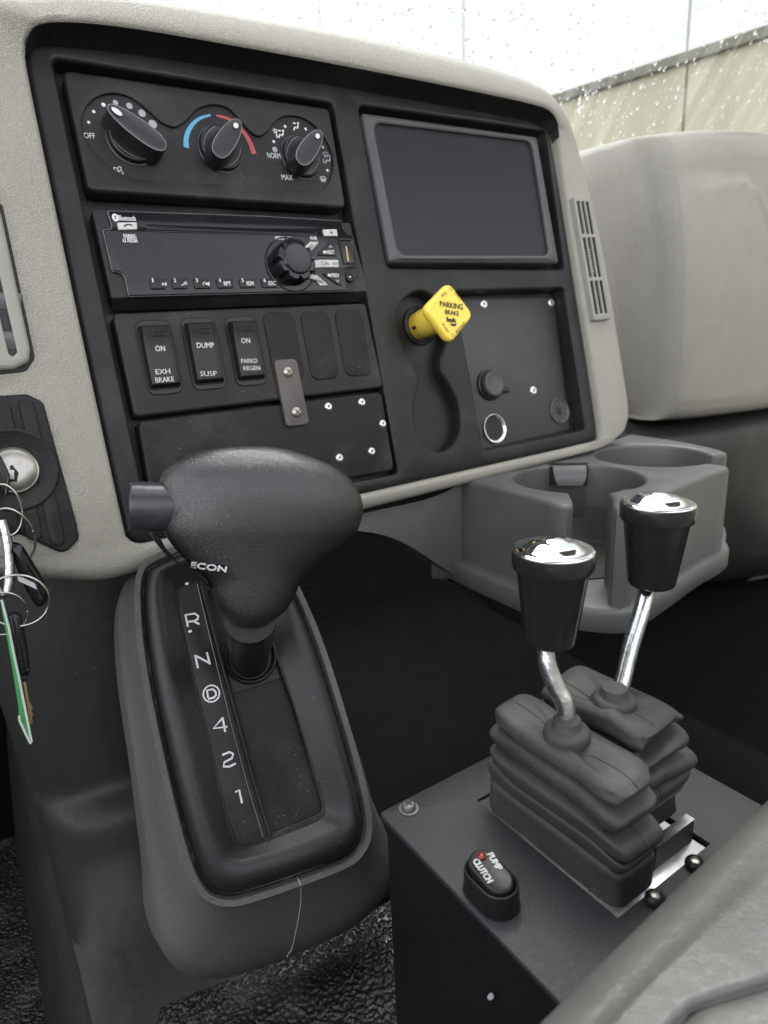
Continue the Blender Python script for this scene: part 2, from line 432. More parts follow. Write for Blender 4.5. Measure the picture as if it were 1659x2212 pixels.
        if smooth: me.set_sharp_from_angle(angle=R(smooth))
        o = bpy.data.objects.new(name, me); COL.objects.link(o)
        if parent:
            o.parent = parent; CEN[o.name] = c
        if label: o['label'] = label
        return o

CEN = {}
IDM = Matrix.Identity(4)
def thing(name, label, cat, base=None, c=(0, 0, 0), group=None):
    """an Empty at point c of a frame (or of the world); its parts are given in that frame's coordinates"""
    o = bpy.data.objects.new(name, None); COL.objects.link(o)
    o.empty_display_size = 0.02
    c = Vector(c)
    o.matrix_world = (base.M if base else IDM) @ Matrix.Translation(c)
    CEN[o.name] = c
    o['label'] = label; o['category'] = cat
    if group: o['group'] = group
    return o
def tag(o, label, cat, group=None, kind=None):
    o['label'] = label; o['category'] = cat
    if group: o['group'] = group
    if kind: o['kind'] = kind
    return o
def struct(o):
    o['kind'] = 'structure'; return o

TXT = {}
def glyphs(st):
    if st not in TXT:
        cu = bpy.data.curves.new('lettering', 'FONT'); cu.body = st; cu.size = 1.0; cu.resolution_u = 3
        ob = bpy.data.objects.new('lettering', cu); COL.objects.link(ob)
        dg = bpy.context.evaluated_depsgraph_get(); dg.update()
        me = bpy.data.meshes.new_from_object(ob.evaluated_get(dg))
        vs_ = [(v.co.x, v.co.y) for v in me.vertices]; fs = [tuple(p.vertices) for p in me.polygons]
        bpy.data.objects.remove(ob); bpy.data.curves.remove(cu); bpy.data.meshes.remove(me)
        xs = [v[0] for v in vs_]; ys = [v[1] for v in vs_]
        x0, x1 = min(xs), max(xs); y0, y1 = min(ys), max(ys)
        TXT[st] = ([((x - x0) / (x1 - x0) - 0.5, (y - y0) / (y1 - y0) - 0.5) for x, y in vs_], fs)
    return TXT[st]
def write(mb, st, L, Rr, h, z, bold=0.0, shear=0.0, fn=None):
    """lettering whose middle line runs from 2-D point L to Rr, capital height h"""
    L, Rr = Vector(L), Vector(Rr); mid = (L + Rr) / 2; ux = Rr - L; wd = ux.length; ux.normalize(); uy = Vector((-ux.y, ux.x))
    vs_, fs = glyphs(st)
    offs = [(0, 0)] if not bold else [(-bold, 0), (bold, 0), (0, bold), (0, -bold)]
    for k, (bx, by) in enumerate(offs):
        pts = []
        for x, y in vs_:
            q = mid + ux * (x * wd + bx + shear * y * h) + uy * (y * h + by)
            p = (q.x, q.y, z + 0.00003 * k)
            pts.append(fn(p) if fn else p)
        i = mb.add(pts)
        for f in fs: mb.f.append(tuple(i[a] for a in f))

mm = lambda pts: [tuple(a / 1000.0 for a in p) for p in pts]
def dp(f, pts, w=0.0): return [D.px(f(*p), w) for p in pts]

# ================================================================== SETTING
# ground outside, and the building the cab is parked beside
g = MB(); g.box(-60, 60, -60, 60, -0.75, -0.7); struct(g.build('ground', 'asphalt', smooth=0))
WD = Vector((-0.149, 0.989, 0)).normalized(); WN = Vector((-WD.y, WD.x, 0))   # wall runs ahead, slightly inward
W0 = Vector((3.5, 2.337, 0)); ZW = 2.44
bld = thing('building', 'pale clad building outside the windshield, white boards above beige ones', 'building', None, (W0.x, W0.y, -0.7))
def wallbox(mb, s0, s1, z0, z1, t0, t1):
    P = [W0 + WD * s + WN * t + Vector((0, 0, z)) for z in (z0, z1) for s, t in ((s0, t0), (s1, t0), (s1, t1), (s0, t1))]
    i = mb.add(P)
    for f in ((0, 3, 2, 1), (4, 5, 6, 7), (0, 1, 5, 4), (1, 2, 6, 5), (2, 3, 7, 6), (3, 0, 4, 7)): mb.f.append(tuple(i[k] for k in f))
u, lo, fl, bk = MB(), MB(), MB(), MB()
for k in range(-4, 8):
    a, b = k * 1.5, k * 1.5 + 1.488
    wallbox(u, a, b, ZW + 0.03, 5.6, 0.0, -0.06)
    wallbox(lo, a, b, -0.7, ZW, -0.02, -0.08)
wallbox(fl, -6, 11.9, ZW - 0.012, ZW + 0.035, 0.012, -0.04)
wallbox(bk, -6, 11.9, -0.7, 5.55, -0.085, -0.25)
u.build('upper_cladding', 'wallw', bld, 0); lo.build('lower_cladding', 'wallb', bld, 0)
fl.build('flashing', 'flash', bld, 0); bk.build('backing_wall', 'gap', bld, 0)

# unseen strip of cab roof, its extent chosen to steer light and reflections
g = MB(); g.loft([[(x, y, 1.93 + 0.05 * math.cos((y + 0.3) * 1.6)) for x in (-1.0, -0.3, 0.5, 1.3, 2.0)] for y in (-0.30, -0.22, -0.14, -0.06, 0.02)], closed=False)
g.loft([[(x, y, 1.99 + 0.05 * math.cos((y + 0.3) * 1.6)) for x in (-1.0, -0.3, 0.5, 1.3, 2.0)] for y in (-0.30, -0.22, -0.14, -0.06, 0.02)], closed=False)
struct(g.build('light_shaping_roof', 'pad_far', smooth=0))
g = MB(); g.box(-1.0, 2.0, -1.15, -1.1, 0.5, 1.50); struct(g.build('light_blocking_rear_wall', 'pad_far', smooth=0))  # unseen rear wall, height set to block low light from behind
g = MB(); g.box(-0.95, -0.9, -1.1, 1.0, 0.5, 1.15); struct(g.build('driver_door', 'lowdash', smooth=0))
# floor of the cab, the bulkhead ahead of the feet
g = MB(); g.box(-0.9, 1.9, -0.8, 1.1, 0.46, 0.5); struct(g.build('floor', 'mat', smooth=0))
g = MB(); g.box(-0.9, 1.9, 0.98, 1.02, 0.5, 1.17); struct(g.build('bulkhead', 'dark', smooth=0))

# engine cover between driver and passenger: smooth rubber, flat rear shelf
g = MB()
def cov_row(z, yb, xl, xr, rl=0.05):
    r = []
    for x, y in ((xl, 0.95), (xl, yb + rl * 2), (xl, yb + rl), (xl + rl * 0.12, yb + rl * 0.45), (xl + rl * 0.4, yb + rl * 0.12), (xl + rl, yb),
                 (xl + rl * 2, yb - 0.002), (xr - rl * 2, yb), (xr - rl, yb), (xr - rl * 0.3, yb + rl * 0.3), (xr, yb + rl), (xr, 0.95)):
        r.append((x, y, z))
    return r
rows = [(0.5, 0.17, -0.035, 0.68), (0.62, 0.175, -0.022, 0.67), (0.70, 0.18, -0.012, 0.66), (0.725, 0.187, -0.008, 0.655), (0.738, 0.20, 0.0, 0.65)]
sp = spline([(z, yb, xl, xr) for z, yb, xl, xr in rows], 4, False)
g.grid([cov_row(*q) for q in sp])
g.loft([cov_row(*sp[-1]), cov_row(0.742, 0.25, 0.004, 0.64)], closed=False)
rows2 = [(0.742, 0.25, 0.004, 0.64, 0.05), (0.744, 0.40, 0.004, 0.34, 0.05), (0.752, 0.455, 0.003, 0.25, 0.05), (0.785, 0.486, 0.001, 0.225, 0.06), (0.82, 0.498, -0.002, 0.215, 0.07), (0.835, 0.520, -0.004, 0.21, 0.07), (0.86, 0.524, -0.006, 0.21, 0.07),
         (0.92, 0.526, -0.010, 0.21, 0.07), (0.98, 0.530, -0.014, 0.21, 0.07), (1.06, 0.545, -0.018, 0.21, 0.07), (1.12, 0.56, -0.018, 0.21, 0.07)]
sp2 = spline(rows2, 5, False)
g.grid([cov_row(*q) for q in sp2])
ec = g.build('engine_cover', 'cover', None, 60)
tag(ec, 'dull black moulded engine cover with scuffed left edge, rising behind the gear selector', 'engine cover')
# pebbled mat on the shelf of the engine cover
g = MB()
mo = [(0.062, 0.215), (0.335, 0.225), (0.335, 0.345), (0.30, 0.358), (0.25, 0.362), (0.16, 0.368), (0.093, 0.375), (0.062, 0.381), (0.040, 0.372), (0.040, 0.25)]
g.plate(spline(mo, 3), 0.736, 0.751, 0.005)
tag(g.build('floor_mat', 'mat', None, 50), 'shiny black pebbled rubber mat under the gear selector console', 'floor mat')

# near-black ribbed sheet added as the shade under the dash, against the engine cover
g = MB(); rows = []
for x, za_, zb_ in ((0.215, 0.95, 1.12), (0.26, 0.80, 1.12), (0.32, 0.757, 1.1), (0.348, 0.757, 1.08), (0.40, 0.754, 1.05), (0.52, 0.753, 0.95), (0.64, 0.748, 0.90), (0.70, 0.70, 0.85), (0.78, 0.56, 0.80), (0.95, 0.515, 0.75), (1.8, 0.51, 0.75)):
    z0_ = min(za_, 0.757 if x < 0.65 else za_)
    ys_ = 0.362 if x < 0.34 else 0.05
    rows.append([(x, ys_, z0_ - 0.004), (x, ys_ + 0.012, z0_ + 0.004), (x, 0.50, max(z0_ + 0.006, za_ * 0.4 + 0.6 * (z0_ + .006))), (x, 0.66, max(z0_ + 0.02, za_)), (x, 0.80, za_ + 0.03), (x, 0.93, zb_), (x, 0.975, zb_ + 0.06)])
g.grid(rows); tag(g.build('footwell_shade_sheet', 'dark', None, 60), 'near-black ribbed sheet added as the shade in the passenger footwell under the cup holder', 'shade sheet')

# ================================================================== DASHBOARD
ST = [((366, -187), (405, -186)), ((340, -188), (375, -196)), ((300, -189), (320, -199)), ((183, -191), (183, -203)), ((73, -193), (73, -206)),
      ((0, -194), (0, -208)), ((-60, -195), (-60, -211)), ((-98, -196), (-98, -213)), ((-106, -195), (-130, -215)), ((-110, -193), (-164, -206)),
      ((-112, -190), (-200, -194)), ((-113, -186), (-290, -175)), ((-113.5, -150), (-290, -120)), ((-114, -60), (-290, -40)), ((-114, 40), (-290, 40)),
      ((-114, 105), (-290, 100)), ((-113, 122), (-290, 128)), ((-110, 129), (-200, 148)), ((-103, 134), (-122, 158)), ((-80, 137), (-74, 168)),
      ((-39, 139.5), (-26, 176)), ((29, 141), (35, 182)), ((128, 142), (140, 186)), ((254, 142), (255, 183.5)), ((330, 141), (341, 175)),
      ((352, 139), (378, 163)), ((364, 133), (404, 137)), ((369, 122), (418, 95)), ((371, 60), (424, 45)), ((371.5, -20), (428, -15)),
      ((372, -100), (430, -105)), ((371.5, -165), (430, -158)), ((370, -182), (420, -178))]
WR = [5, 5, 5, 5, 5, 5, 5, 6, 6, 6, 6, 6, 6, 6, 6, 7, 9, 12, 18, 22, 23, 23, 23, 23, 22, 19, 14, 9, 6, 6, 6, 6, 5]
RO = [9, 8, 8, 8, 9, 9, 10, 12, 14, 16, 18, 20, 20, 20, 20, 20, 22, 24, 26, 28, 32, 34, 36, 34, 30, 30, 30, 32, 20, 18, 18, 18, 14]
loops = [[] for _ in range(11)]
for (a, o), wr, ro in zip(ST, WR, RO):
    a, o = Vector(a), Vector(o); d = (o - a); ln = d.length; d.normalize()
    ro = min(ro, ln - 4.5)
    pr = [(0, -6), (0.4, wr - 3.5), (1.5, wr - 1.0), (3.5, wr), (ln - ro, wr)]
    for t in (22, 45, 67, 90):
        pr.append((ln - ro + ro * math.sin(R(t)), wr - ro * (1 - math.cos(R(t)))))
    pr.append((ln + 1, wr - ro - 30)); pr.append((ln + 1, wr - ro - (140 if o.y > -150 else 60)))
    for L_, (s, z) in zip(loops, pr):
        q = a + d * s; L_.append((q.x / 1000, q.y / 1000, z / 1000))
DL = [spline(l, 6) for l in loops]
dash = thing('dashboard', 'grey padded truck dashboard pod around a black centre panel', 'dashboard', D, (0.13, -0.2, 0))
vent_l = dp(cv, [(-260, -700), (20, -420), (445, 1850), (300, 2060), (-300, 2090)])
g = MB(); g.loft(DL[:])
g.build('padded_shell', 'pad', dash, 60)
# fascia: flat black sheet with its openings
hole_col = rquad(mm([(-96.5, -183), (113.5, -183), (113.5, 125.5), (-97.5, 125.5)]), 0.005)
hole_scr = rquad(mm([(137.5, -9), (360, -9), (364, 132), (137, 127.5)]), 0.006)
pbo = [(167, -28), (148, -36), (139, -51), (138, -67), (145, -86), (150, -98), (150, -109), (143, -121), (138.5, -137), (140, -154), (151, -167), (165, -171), (180, -164), (190, -149), (191, -132), (185, -115), (178, -100), (180, -87), (187, -76), (192, -62), (191, -46), (182, -33)]
hole_pb = spline(mm(pbo), 4)
hole_acc = rquad(mm([(211, -177.5), (355, -174.5), (354.5, -27), (207, -28.5)]), 0.006)
HL = [hole_col, hole_scr, hole_pb, hole_acc]
edge = [(q[0], q[1]) for q in DL[0]]
ein = inset(edge, 0.0045)
g = MB()
g.sheet(ein, [inset(h, -0.0022) for h in HL], 0.0)
g.loft([z3(edge, -0.005), z3(inset(edge, 0.0012), -0.002), z3(inset(edge, 0.0028), -0.0005), z3(ein, 0.0)])
for h, dpth in zip(HL, (0.016, 0.016, 0.013, 0.017)): g.hole(inset(h, -0.0022), 0.0, dpth, 0.0028, n=5)
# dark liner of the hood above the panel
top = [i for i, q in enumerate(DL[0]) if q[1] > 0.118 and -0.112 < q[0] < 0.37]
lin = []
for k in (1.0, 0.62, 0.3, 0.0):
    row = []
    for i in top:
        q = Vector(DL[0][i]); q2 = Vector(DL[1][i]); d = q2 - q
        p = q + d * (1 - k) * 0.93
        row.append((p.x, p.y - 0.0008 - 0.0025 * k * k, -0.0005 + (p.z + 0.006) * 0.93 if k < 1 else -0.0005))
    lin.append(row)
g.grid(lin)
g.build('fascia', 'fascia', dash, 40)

# parts that are screwed to the fascia floor: the channel in the accessory recess etc. live with their own panels

# ------------------------------------------------------------------ climate control panel
cl_c = (0.008, 0.079, 0)
clim = thing('climate_control_panel', 'black heater control panel with three rotary knobs above the radio', 'heater controls', D, cl_c)
face = rquad(mm([(-91.5, 40), (107.5, 40), (108.5, 120.5), (-92, 118.5)]), 0.0048)
sw = spline(dp(c1, [(345, 520), (375, 445), (430, 405), (500, 395), (575, 418), (640, 468), (700, 522), (755, 542), (805, 512), (850, 465), (920, 445), (985, 460), (1040, 512),
                    (1085, 563), (1120, 582), (1155, 560), (1190, 515), (1240, 494), (1300, 500), (1360, 535), (1410, 595), (1440, 670), (1440, 745), (1418, 800), (1375, 830), (1200, 818), (900, 800), (620, 786), (520, 752), (430, 690), (370, 610)]), 3)
g = MB()
fi = inset(face, 0.0026)
g.loft([z3(face, -0.012), z3(face, -0.0026), z3(inset(face, 0.0003), -0.0016), z3(inset(face, 0.0010), -0.0006), z3(inset(face, 0.0018), -0.0001), z3(fi, 0)])
g.sheet(fi, [sw], 0.0); g.hole(sw, 0.0, 0.0022, 0.0010)
pl = g.build('faceplate', 'panel', clim, 40)
ZF = -0.0022 + 0.00015
g = MB(); gg = MB()
for x, y, r in ((383, 528, 1.0), (405, 482, 1.1), (447, 452, 1.35), (499, 443, 1.75), (559, 457, 2.1), (614, 489, 2.5), (660, 536, 2.9)):
    (g if x < 450 else gg).disc(circ(*D.px(c1(x, y), ZF), r / 1000, 20), ZF)
def tx(mb, st, f, a, b, h, z, bold=0, Fm=None, **k): write(mb, st, (Fm or D).px(f(*a), z), (Fm or D).px(f(*b), z), h, z, bold, **k)
tx(g, 'OFF', c1, (362, 584), (411, 587), 0.0036, ZF)
tx(g, 'NORM', h3, (215, 815), (462, 830), 0.0042, ZF)
tx(g, 'MAX', h3, (482, 1225), (690, 1240), 0.0042, ZF)
for x, y in ((548, 270), (938, 320), (335, 558), (1348, 1100)): g.disc(circ(*D.px(h3(x, y), ZF), 0.00115, 16), ZF)
gg.disc(circ(*D.px(h3(1262, 662), ZF), 0.00115, 16), ZF)
def flake(mb, x, y, r):                           # snow symbol
    c = Vector(D.px(h3(x, y), ZF))
    mb.loft([z3(circ(c.x, c.y, r * 0.52, 18), ZF), z3(circ(c.x, c.y, r * 0.34, 18), ZF)])
    for k in range(8):
        d = Vector((math.cos(k * math.pi / 4), math.sin(k * math.pi / 4))); mb.stroke([c + d * r * 0.5, c + d * r], 0.0006, ZF + 0.00002)
flake(g, 355, 707, 0.0022); flake(g, 362, 357, 0.0020)
def person(mb, x, y, feet=True, face=True):       # seated figure with air arrows
    P = lambda dx, dy: D.px(h3(x + dx, y + dy), ZF)
    mb.disc(circ(*P(40, -62), 0.0009, 12), ZF)
    mb.stroke([P(42, -30), P(30, 30), P(-20, 10), P(-42, 70)], 0.0012, ZF + 0.00002)
    if face: mb.stroke([P(-55, -68), P(0, -60)], 0.0011, ZF + 0.00004)
    if feet: mb.stroke([P(-88, -10), P(-70, 70)], 0.0011, ZF + 0.00004)
person(g, 752, 275, feet=False); person(g, 470, 415); person(gg, 1355, 895, face=False)
def defrost(mb, x, y):
    P = lambda dx, dy: D.px(h3(x + dx, y + dy), ZF)
    mb.stroke([P(-55, -25), P(-20, -45), P(25, -40), P(62, -15), P(40, 35), P(-30, 25), P(-55, -25)], 0.0005, ZF)
    for q in (-22, 4, 30): mb.stroke([P(q - 8, -15), P(q + 6, 10), P(q - 4, 35), P(q + 6, 62)], 0.0005, ZF + 0.00002)
defrost(g, 1262, 1260); defrost(gg, 1310, 800)
fc = Vector(D.px(c1(512, 738), ZF))                # fan symbol: four blades
for k in range(4):
    a = R(45 + 90 * k); bl = []
    for t in range(15):
        ph = t / 14 * 2 * math.pi; qx, qy = 0.0017 + 0.0015 * math.cos(ph), 0.0010 * math.sin(ph) + 0.0005
        bl.append((fc.x + qx * math.cos(a) - qy * math.sin(a), fc.y + qx * math.sin(a) + qy * math.cos(a)))
    g.stroke(bl, 0.0004, ZF)
g.build('lettering', 'white', pl, 0); gg.build('faded_lettering', 'grey_print', pl, 0)
DC = [Vector((-0.0555, 0.0778)), Vector((0.008, 0.078)), Vector((0.0745, 0.0783))]
def arc(mb, pts, tp): mb.stroke(spline([D.px(c1(*p), ZF) for p in pts], 6, False), 0, ZF, [tp[0] + (tp[1] - tp[0]) * i / (6 * (len(pts) - 1)) for i in range(6 * (len(pts) - 1) + 1)])
g = MB(); arc(g, [(805, 638), (806, 590), (826, 545), (862, 512), (910, 497)], (0.0040, 0.0014)); g.build('cold_scale', 'blue', pl, 0)
g = MB(); arc(g, [(935, 499), (985, 513), (1035, 550), (1075, 605), (1098, 665)], (0.0014, 0.0042)); g.build('warm_scale', 'red', pl, 0)
for i, (c, ang, ln) in enumerate(zip(DC, (R(144), R(50), R(47.5)), (0.041, 0.036, 0.036))):
    kn = MB()
    kn.lathe([(0.0175, -0.0022), (0.0175, -0.0016), (0.0164, -0.0012)], 48, (c.x, c.y, 0), cap1=False)
    kn.lathe([(0.0160, -0.004), (0.0160, 0.0015), (0.0157, 0.0026), (0.0148, 0.0030), (0.0138, 0.0024)], 48, (c.x, c.y, 0))
    d = Vector((math.cos(ang), math.sin(ang))); n_ = Vector((-d.y, d.x))
    def ell(sc_l, sc_w, sh=0.0):
        o = []
        for k in range(40):
            t = 2 * math.pi * k / 40
            a_ = math.cos(t); b_ = math.sin(t)
            ww = (0.0069 - 0.0012 * a_) * sc_w
            o.append(c + d * (ln / 2 * sc_l * math.copysign(abs(a_) ** 0.9, a_) + sh) + n_ * (ww * math.copysign(abs(b_) ** 0.8, b_)))
        return [tuple(q) for q in o]
    kn.loft([z3(ell(1.02, 1.45), 0.0005), z3(ell(1.02, 1.22), 0.004), z3(ell(1.01, 1.08), 0.010), z3(ell(1.0, 1.02), 0.0148)], cap1=False)
    kn.loft([z3(ell(0.975, 0.93), 0.0152), z3(ell(0.9, 0.75), 0.0149), z3(ell(0.6, 0.45), 0.0146)], cap1=True)
    ko = kn.build('knob', 'knob', clim, 40)
    e = MB(); e.loft([z3(ell(1.0, 1.02), 0.0148), z3(ell(0.99, 0.985), 0.01525), z3(ell(0.975, 0.93), 0.0152)]); e.build('edge_line', 'edge', ko, 60)
    p = MB(); pcn = c + d * (ln / 2 - 0.0062)
    p.disc([tuple(pcn + d * (0.0036 if i == 0 else 0.0022) * math.cos(t * math.pi / 10) + n_ * 0.0018 * math.sin(t * math.pi / 10)) for t in range(20)], 0.01565)
    p.build('pointer_mark', 'white', ko, 0)
    s = MB()
    for sg in (1, -1):                             # the moulded half-moon lines on the dial
        o = [c + d * (0.0125 * math.cos(t)) + n_ * (sg * (0.0068 + 0.006 * math.sin(t))) for t in [math.pi * k / 12 for k in range(13)]]
        s.stroke([tuple(q) for q in o + [o[0]]], 0.0004, 0.00265)
    s.build('dial_line', 'edge', ko, 0)

# ------------------------------------------------------------------ radio
rad = thing('radio', 'glossy black car radio with volume knob, preset keys and silver buttons', 'radio', D, (0.01, 0, 0))
o = rquad(mm([(-90.5, -31), (115.5, -28.5), (109, 28.4), (-91.5, 28.4)]), 0.0015)
g = MB(); g.plate(o, -0.012, -0.0008, 0.0012)
ch = rquad(mm([(-90.5, -36.5), (116, -34), (115.8, -28.8), (-90.7, -31.2)]), 0.001)
g.loft([z3(mm([(-90.5, -31), (115.5, -28.5)]), -0.002), z3(mm([(-89.5, -36.5), (115, -34)]), -0.010)], closed=False)
mount = g.build('mounting_plate', 'panel', rad, 40)
gl = dp(r1, [(125, 48)]) + dp(c2, [(1000, 95), (1420, 120), (1428, 165), (1450, 190), (1478, 197), (1520, 360), (1440, 375), (1435, 395), (1448, 500)]) + dp(r1, [(372, 1028), (335, 830), (305, 775), (250, 745), (185, 742), (75, 262), (160, 262), (182, 225)])
g = MB(); gl_o = rquad(gl, 0.0012, 2); g.plate(gl_o, -0.002, 0.0028, 0.0008, 3)
facep = g.build('front_face', 'gloss', rad, 40)
ZG = 0.0028
rim = MB(); rim.loft([z3(inset(gl_o, -0.0001), 0.0012), z3(inset(gl_o, -0.00035), 0.0014), z3(inset(gl_o, -0.0003), 0.0019), z3(inset(gl_o, 0.0), 0.0021)]); rim.build('trim_line', 'edge', facep, 60)
for x, y in ((135, 137), (207, 440), (1460, 175), (1520, 418)):
    hl = MB(); hl.disc(circ(*D.px(c2(x, y)), 0.0019, 20), -0.0005); hl.build('screw_hole', 'gap', mount, 0)
g = MB(); sl_o = rquad(dp(c2, [(350, 132), (1290, 166), (1296, 200), (362, 174)], ZG), 0.002)
g.loft([z3(sl_o, ZG), z3(inset(sl_o, 0.0003), ZG + 0.0005), z3(inset(sl_o, 0.0009), ZG + 0.0003), z3(inset(sl_o, 0.0014), ZG - 0.0004)], cap1=True); dslot = g.build('disc_slot', 'gloss', rad, 40)
g = MB(); q = dp(c2, [(358, 150), (1280, 184), (1283, 190), (360, 158)], ZG); g.f.append(tuple(g.add(z3(q, ZG + 0.0001)))); g.build('slot_mouth', 'gap', dslot, 0)
def key(name, m, f, pts, z1=0.0045, r=0.0006, bev=0.0006):
    b = MB(); b.plate(rquad(dp(f, pts, z1), r, 3), ZG - 0.0006, z1, bev); return b.build(name, m, rad, 40)
kc = key('call_button', 'button', r1, [(245, 165), (470, 162), (478, 246), (262, 250)])
g = MB(); g.stroke(spline(dp(r1, [(322, 215), (345, 195), (375, 188), (405, 195), (416, 205)], 0.0046), 3, False), 0.0009, 0.00462); g.build('handset_symbol', 'black_print', kc, 0)
kc = key('eject_button', 'button', r2, [(1075, 172), (1255, 168), (1272, 258), (1100, 258)])
g = MB(); g.f.append(tuple(g.add(z3(dp(r2, [(1165, 225), (1205, 225), (1183, 190)], 0.0046), 0.00462)))); g.build('eject_symbol', 'black_print', kc, 0)
SB = 0.0046
for st, pts, a, b, h in (('SRC', [(830, 408), (915, 330), (1035, 333), (905, 470), (870, 470)], (905, 415), (948, 362), 0.0028),
                         ('SCAN', [(935, 588), (1020, 565), (1275, 567), (1285, 663), (1040, 664), (940, 680)], (1048, 612), (1150, 614), 0.0030),
                         ('DISP', [(870, 805), (915, 755), (1000, 765), (1155, 897), (1040, 900), (985, 830)], (990, 815), (1072, 862), 0.0030)):
    kc = key('silver_button', 'button', r2, pts)
    g = MB(); tx(g, st, r2, a, b, h, SB)
    if st == 'SCAN': tx(g, 'ASCN', r2, (1198, 614), (1265, 615), 0.0022, SB)
    g.build('lettering', 'black_print', kc, 0)
for st, pts, a, b, ch in (('NEXT', [(1000, 510), (1165, 330), (1215, 335), (1250, 515)], (1130, 467), (1225, 470), [(1158, 412), (1175, 382), (1196, 412)]),
                          ('PREV', [(1060, 740), (1290, 735), (1325, 900), (1280, 895)], (1190, 768), (1285, 770), [(1245, 825), (1266, 856), (1284, 826)])):
    kc = key('track_button', 'switch', r2, pts, 0.0040)
    g = MB(); tx(g, st, r2, a, b, 0.0030, 0.0041, 0.0001); g.stroke(dp(r2, ch, 0.0041), 0.0006, 0.00412)
    x, y = a; g.f.append(tuple(g.add(z3(dp(r2, [(x - 52, y + 18), (x - 10, y + 18), (x - 10, y - 14), (x - 30, y - 18), (x - 52, y - 20)], 0.0041), 0.00412))))
    g.build('lettering', 'white', kc, 0)
xs = [372, 490, 610, 735, 860, 980, 1085]
for i, st in enumerate(('', '', '', 'RPT', 'RDM', 'ESC')):
    x0, x1 = xs[i] + 6, xs[i + 1] - (22 if i < 5 else 4)
    yt = 428 + 0 * i; yb = 486 - i * 1.5
    kc = key('preset_key', 'switch', c2, [(x0, yt), (x1 - (30 if i == 5 else 6), yt - 2), (x1, yb - 2), (x0 + 14, yb)], 0.0042)
    g = MB(); tx(g, str(i + 1), c2, (x0 + 16, 438), (x0 + 27 - (5 if i == 0 else 0), 438), 0.0026, 0.0043, 0.00012)
    if st: tx(g, st, c2, (x0 + 44, 456 - (i - 3)), (x0 + 82, 456 - (i - 3)), 0.0030, 0.0043, 0.0001)
    P = lambda x, y: D.px(c2(x0 + x, y), 0.0043)
    if i == 0:
        g.f.append(tuple(g.add(z3([P(70, 450), P(70, 468), P(84, 459)], 0.00435)))); g.stroke([P(87, 450), P(87, 468)], 0.0005, 0.00435); g.stroke([P(92, 450), P(92, 468)], 0.0005, 0.00435)
    if i == 1:
        c = P(80, 453); g.loft([z3(circ(*c, 0.0011, 16), 0.00435), z3(circ(*c, 0.0006, 16), 0.00435)]); g.stroke([P(74, 458), P(58, 466)], 0.0006, 0.00436)
    if i == 2:
        g.f.append(tuple(g.add(z3([P(68, 462), P(76, 462), P(90, 469), P(90, 446), P(76, 453), P(68, 453)], 0.00435)))); g.stroke([P(58, 450), P(54, 458), P(60, 466)], 0.0005, 0.00436); g.stroke([P(60, 446), P(92, 470)], 0.0005, 0.00438)
    g.build('lettering', 'white', kc, 0)
g = MB(); w_ = lambda st, f, a, b, h, bo=0.0001: tx(g, st, f, a, b, h, ZG + 0.0001, bo)
w_('Bluetooth', r1, (258, 112), (455, 120), 0.0034, 0.00008)
c = D.px(r1(222, 110), ZG); g.disc(circ(*c, 0.0021, 20, 0.0026), ZG + 0.0001)
w_('PAIRING', r1, (318, 322), (460, 326), 0.0027); w_('x2 REDIA', r1, (303, 368), (480, 375), 0.0027)
w_('MENU', r2, (460, 285), (570, 288), 0.0027); w_('OK', r2, (610, 288), (665, 290), 0.0027); g.disc(circ(*D.px(r2(593, 285), ZG), 0.0005, 12), ZG + 0.0001)
w_('PWR', r2, (915, 290), (998, 291), 0.0027)
g.build('lettering', 'white', facep, 0)
g = MB(); c = D.px(r1(222, 110), ZG); P = lambda x, y: (c[0] + x / 1000, c[1] + y / 1000)
g.stroke([P(-0.7, 0.8), P(0.6, -0.7), P(0, -1.4), P(0, 1.4), P(0.6, 0.7), P(-0.7, -0.8)], 0.0003, ZG + 0.0002); g.build('rune_symbol', 'black_print', facep, 0)
# volume knob
vc = Vector(D.px(c2(1150, 352), ZG))
g = MB(); g.lathe([(0.0210, ZG - 0.0005), (0.0210, ZG + 0.0008), (0.0203, ZG + 0.0010), (0.0196, ZG - 0.001)], 56, (vc.x, vc.y, 0), cap1=True); g.build('knob_well', 'gloss', rad, 40)
g = MB(); ls = []
for rr, z, amp in ((0.0165, ZG - 0.001, 1.0), (0.0163, 0.010, 1.0), (0.0160, 0.0135, 1.0), (0.0150, 0.0150, 0.9), (0.0118, 0.0153, 0.15), (0.0112, 0.0160, 0), (0.0105, 0.0165, 0), (0.0080, 0.0160, 0), (0.004, 0.0156, 0)):
    l = []
    for k in range(96):
        a = 2 * math.pi * k / 96; s = math.cos(8 * a)
        l.append((vc.x + (rr - amp * 0.0030 * max(0, (s - 0.45)) / 0.55) * math.cos(a), vc.y + (rr - amp * 0.0030 * max(0, (s - 0.45)) / 0.55) * math.sin(a), z))
    ls.append(l)
g.loft(ls, cap1=True); vk = g.build('volume_knob', 'gloss', rad, 35)
g = MB(); g.lathe([(0.0108, 0.0160), (0.0104, 0.0167), (0.0085, 0.0164), (0.005, 0.0160)], 40, (vc.x, vc.y, 0)); g.build('knob_cap', 'knob', vk, 60)
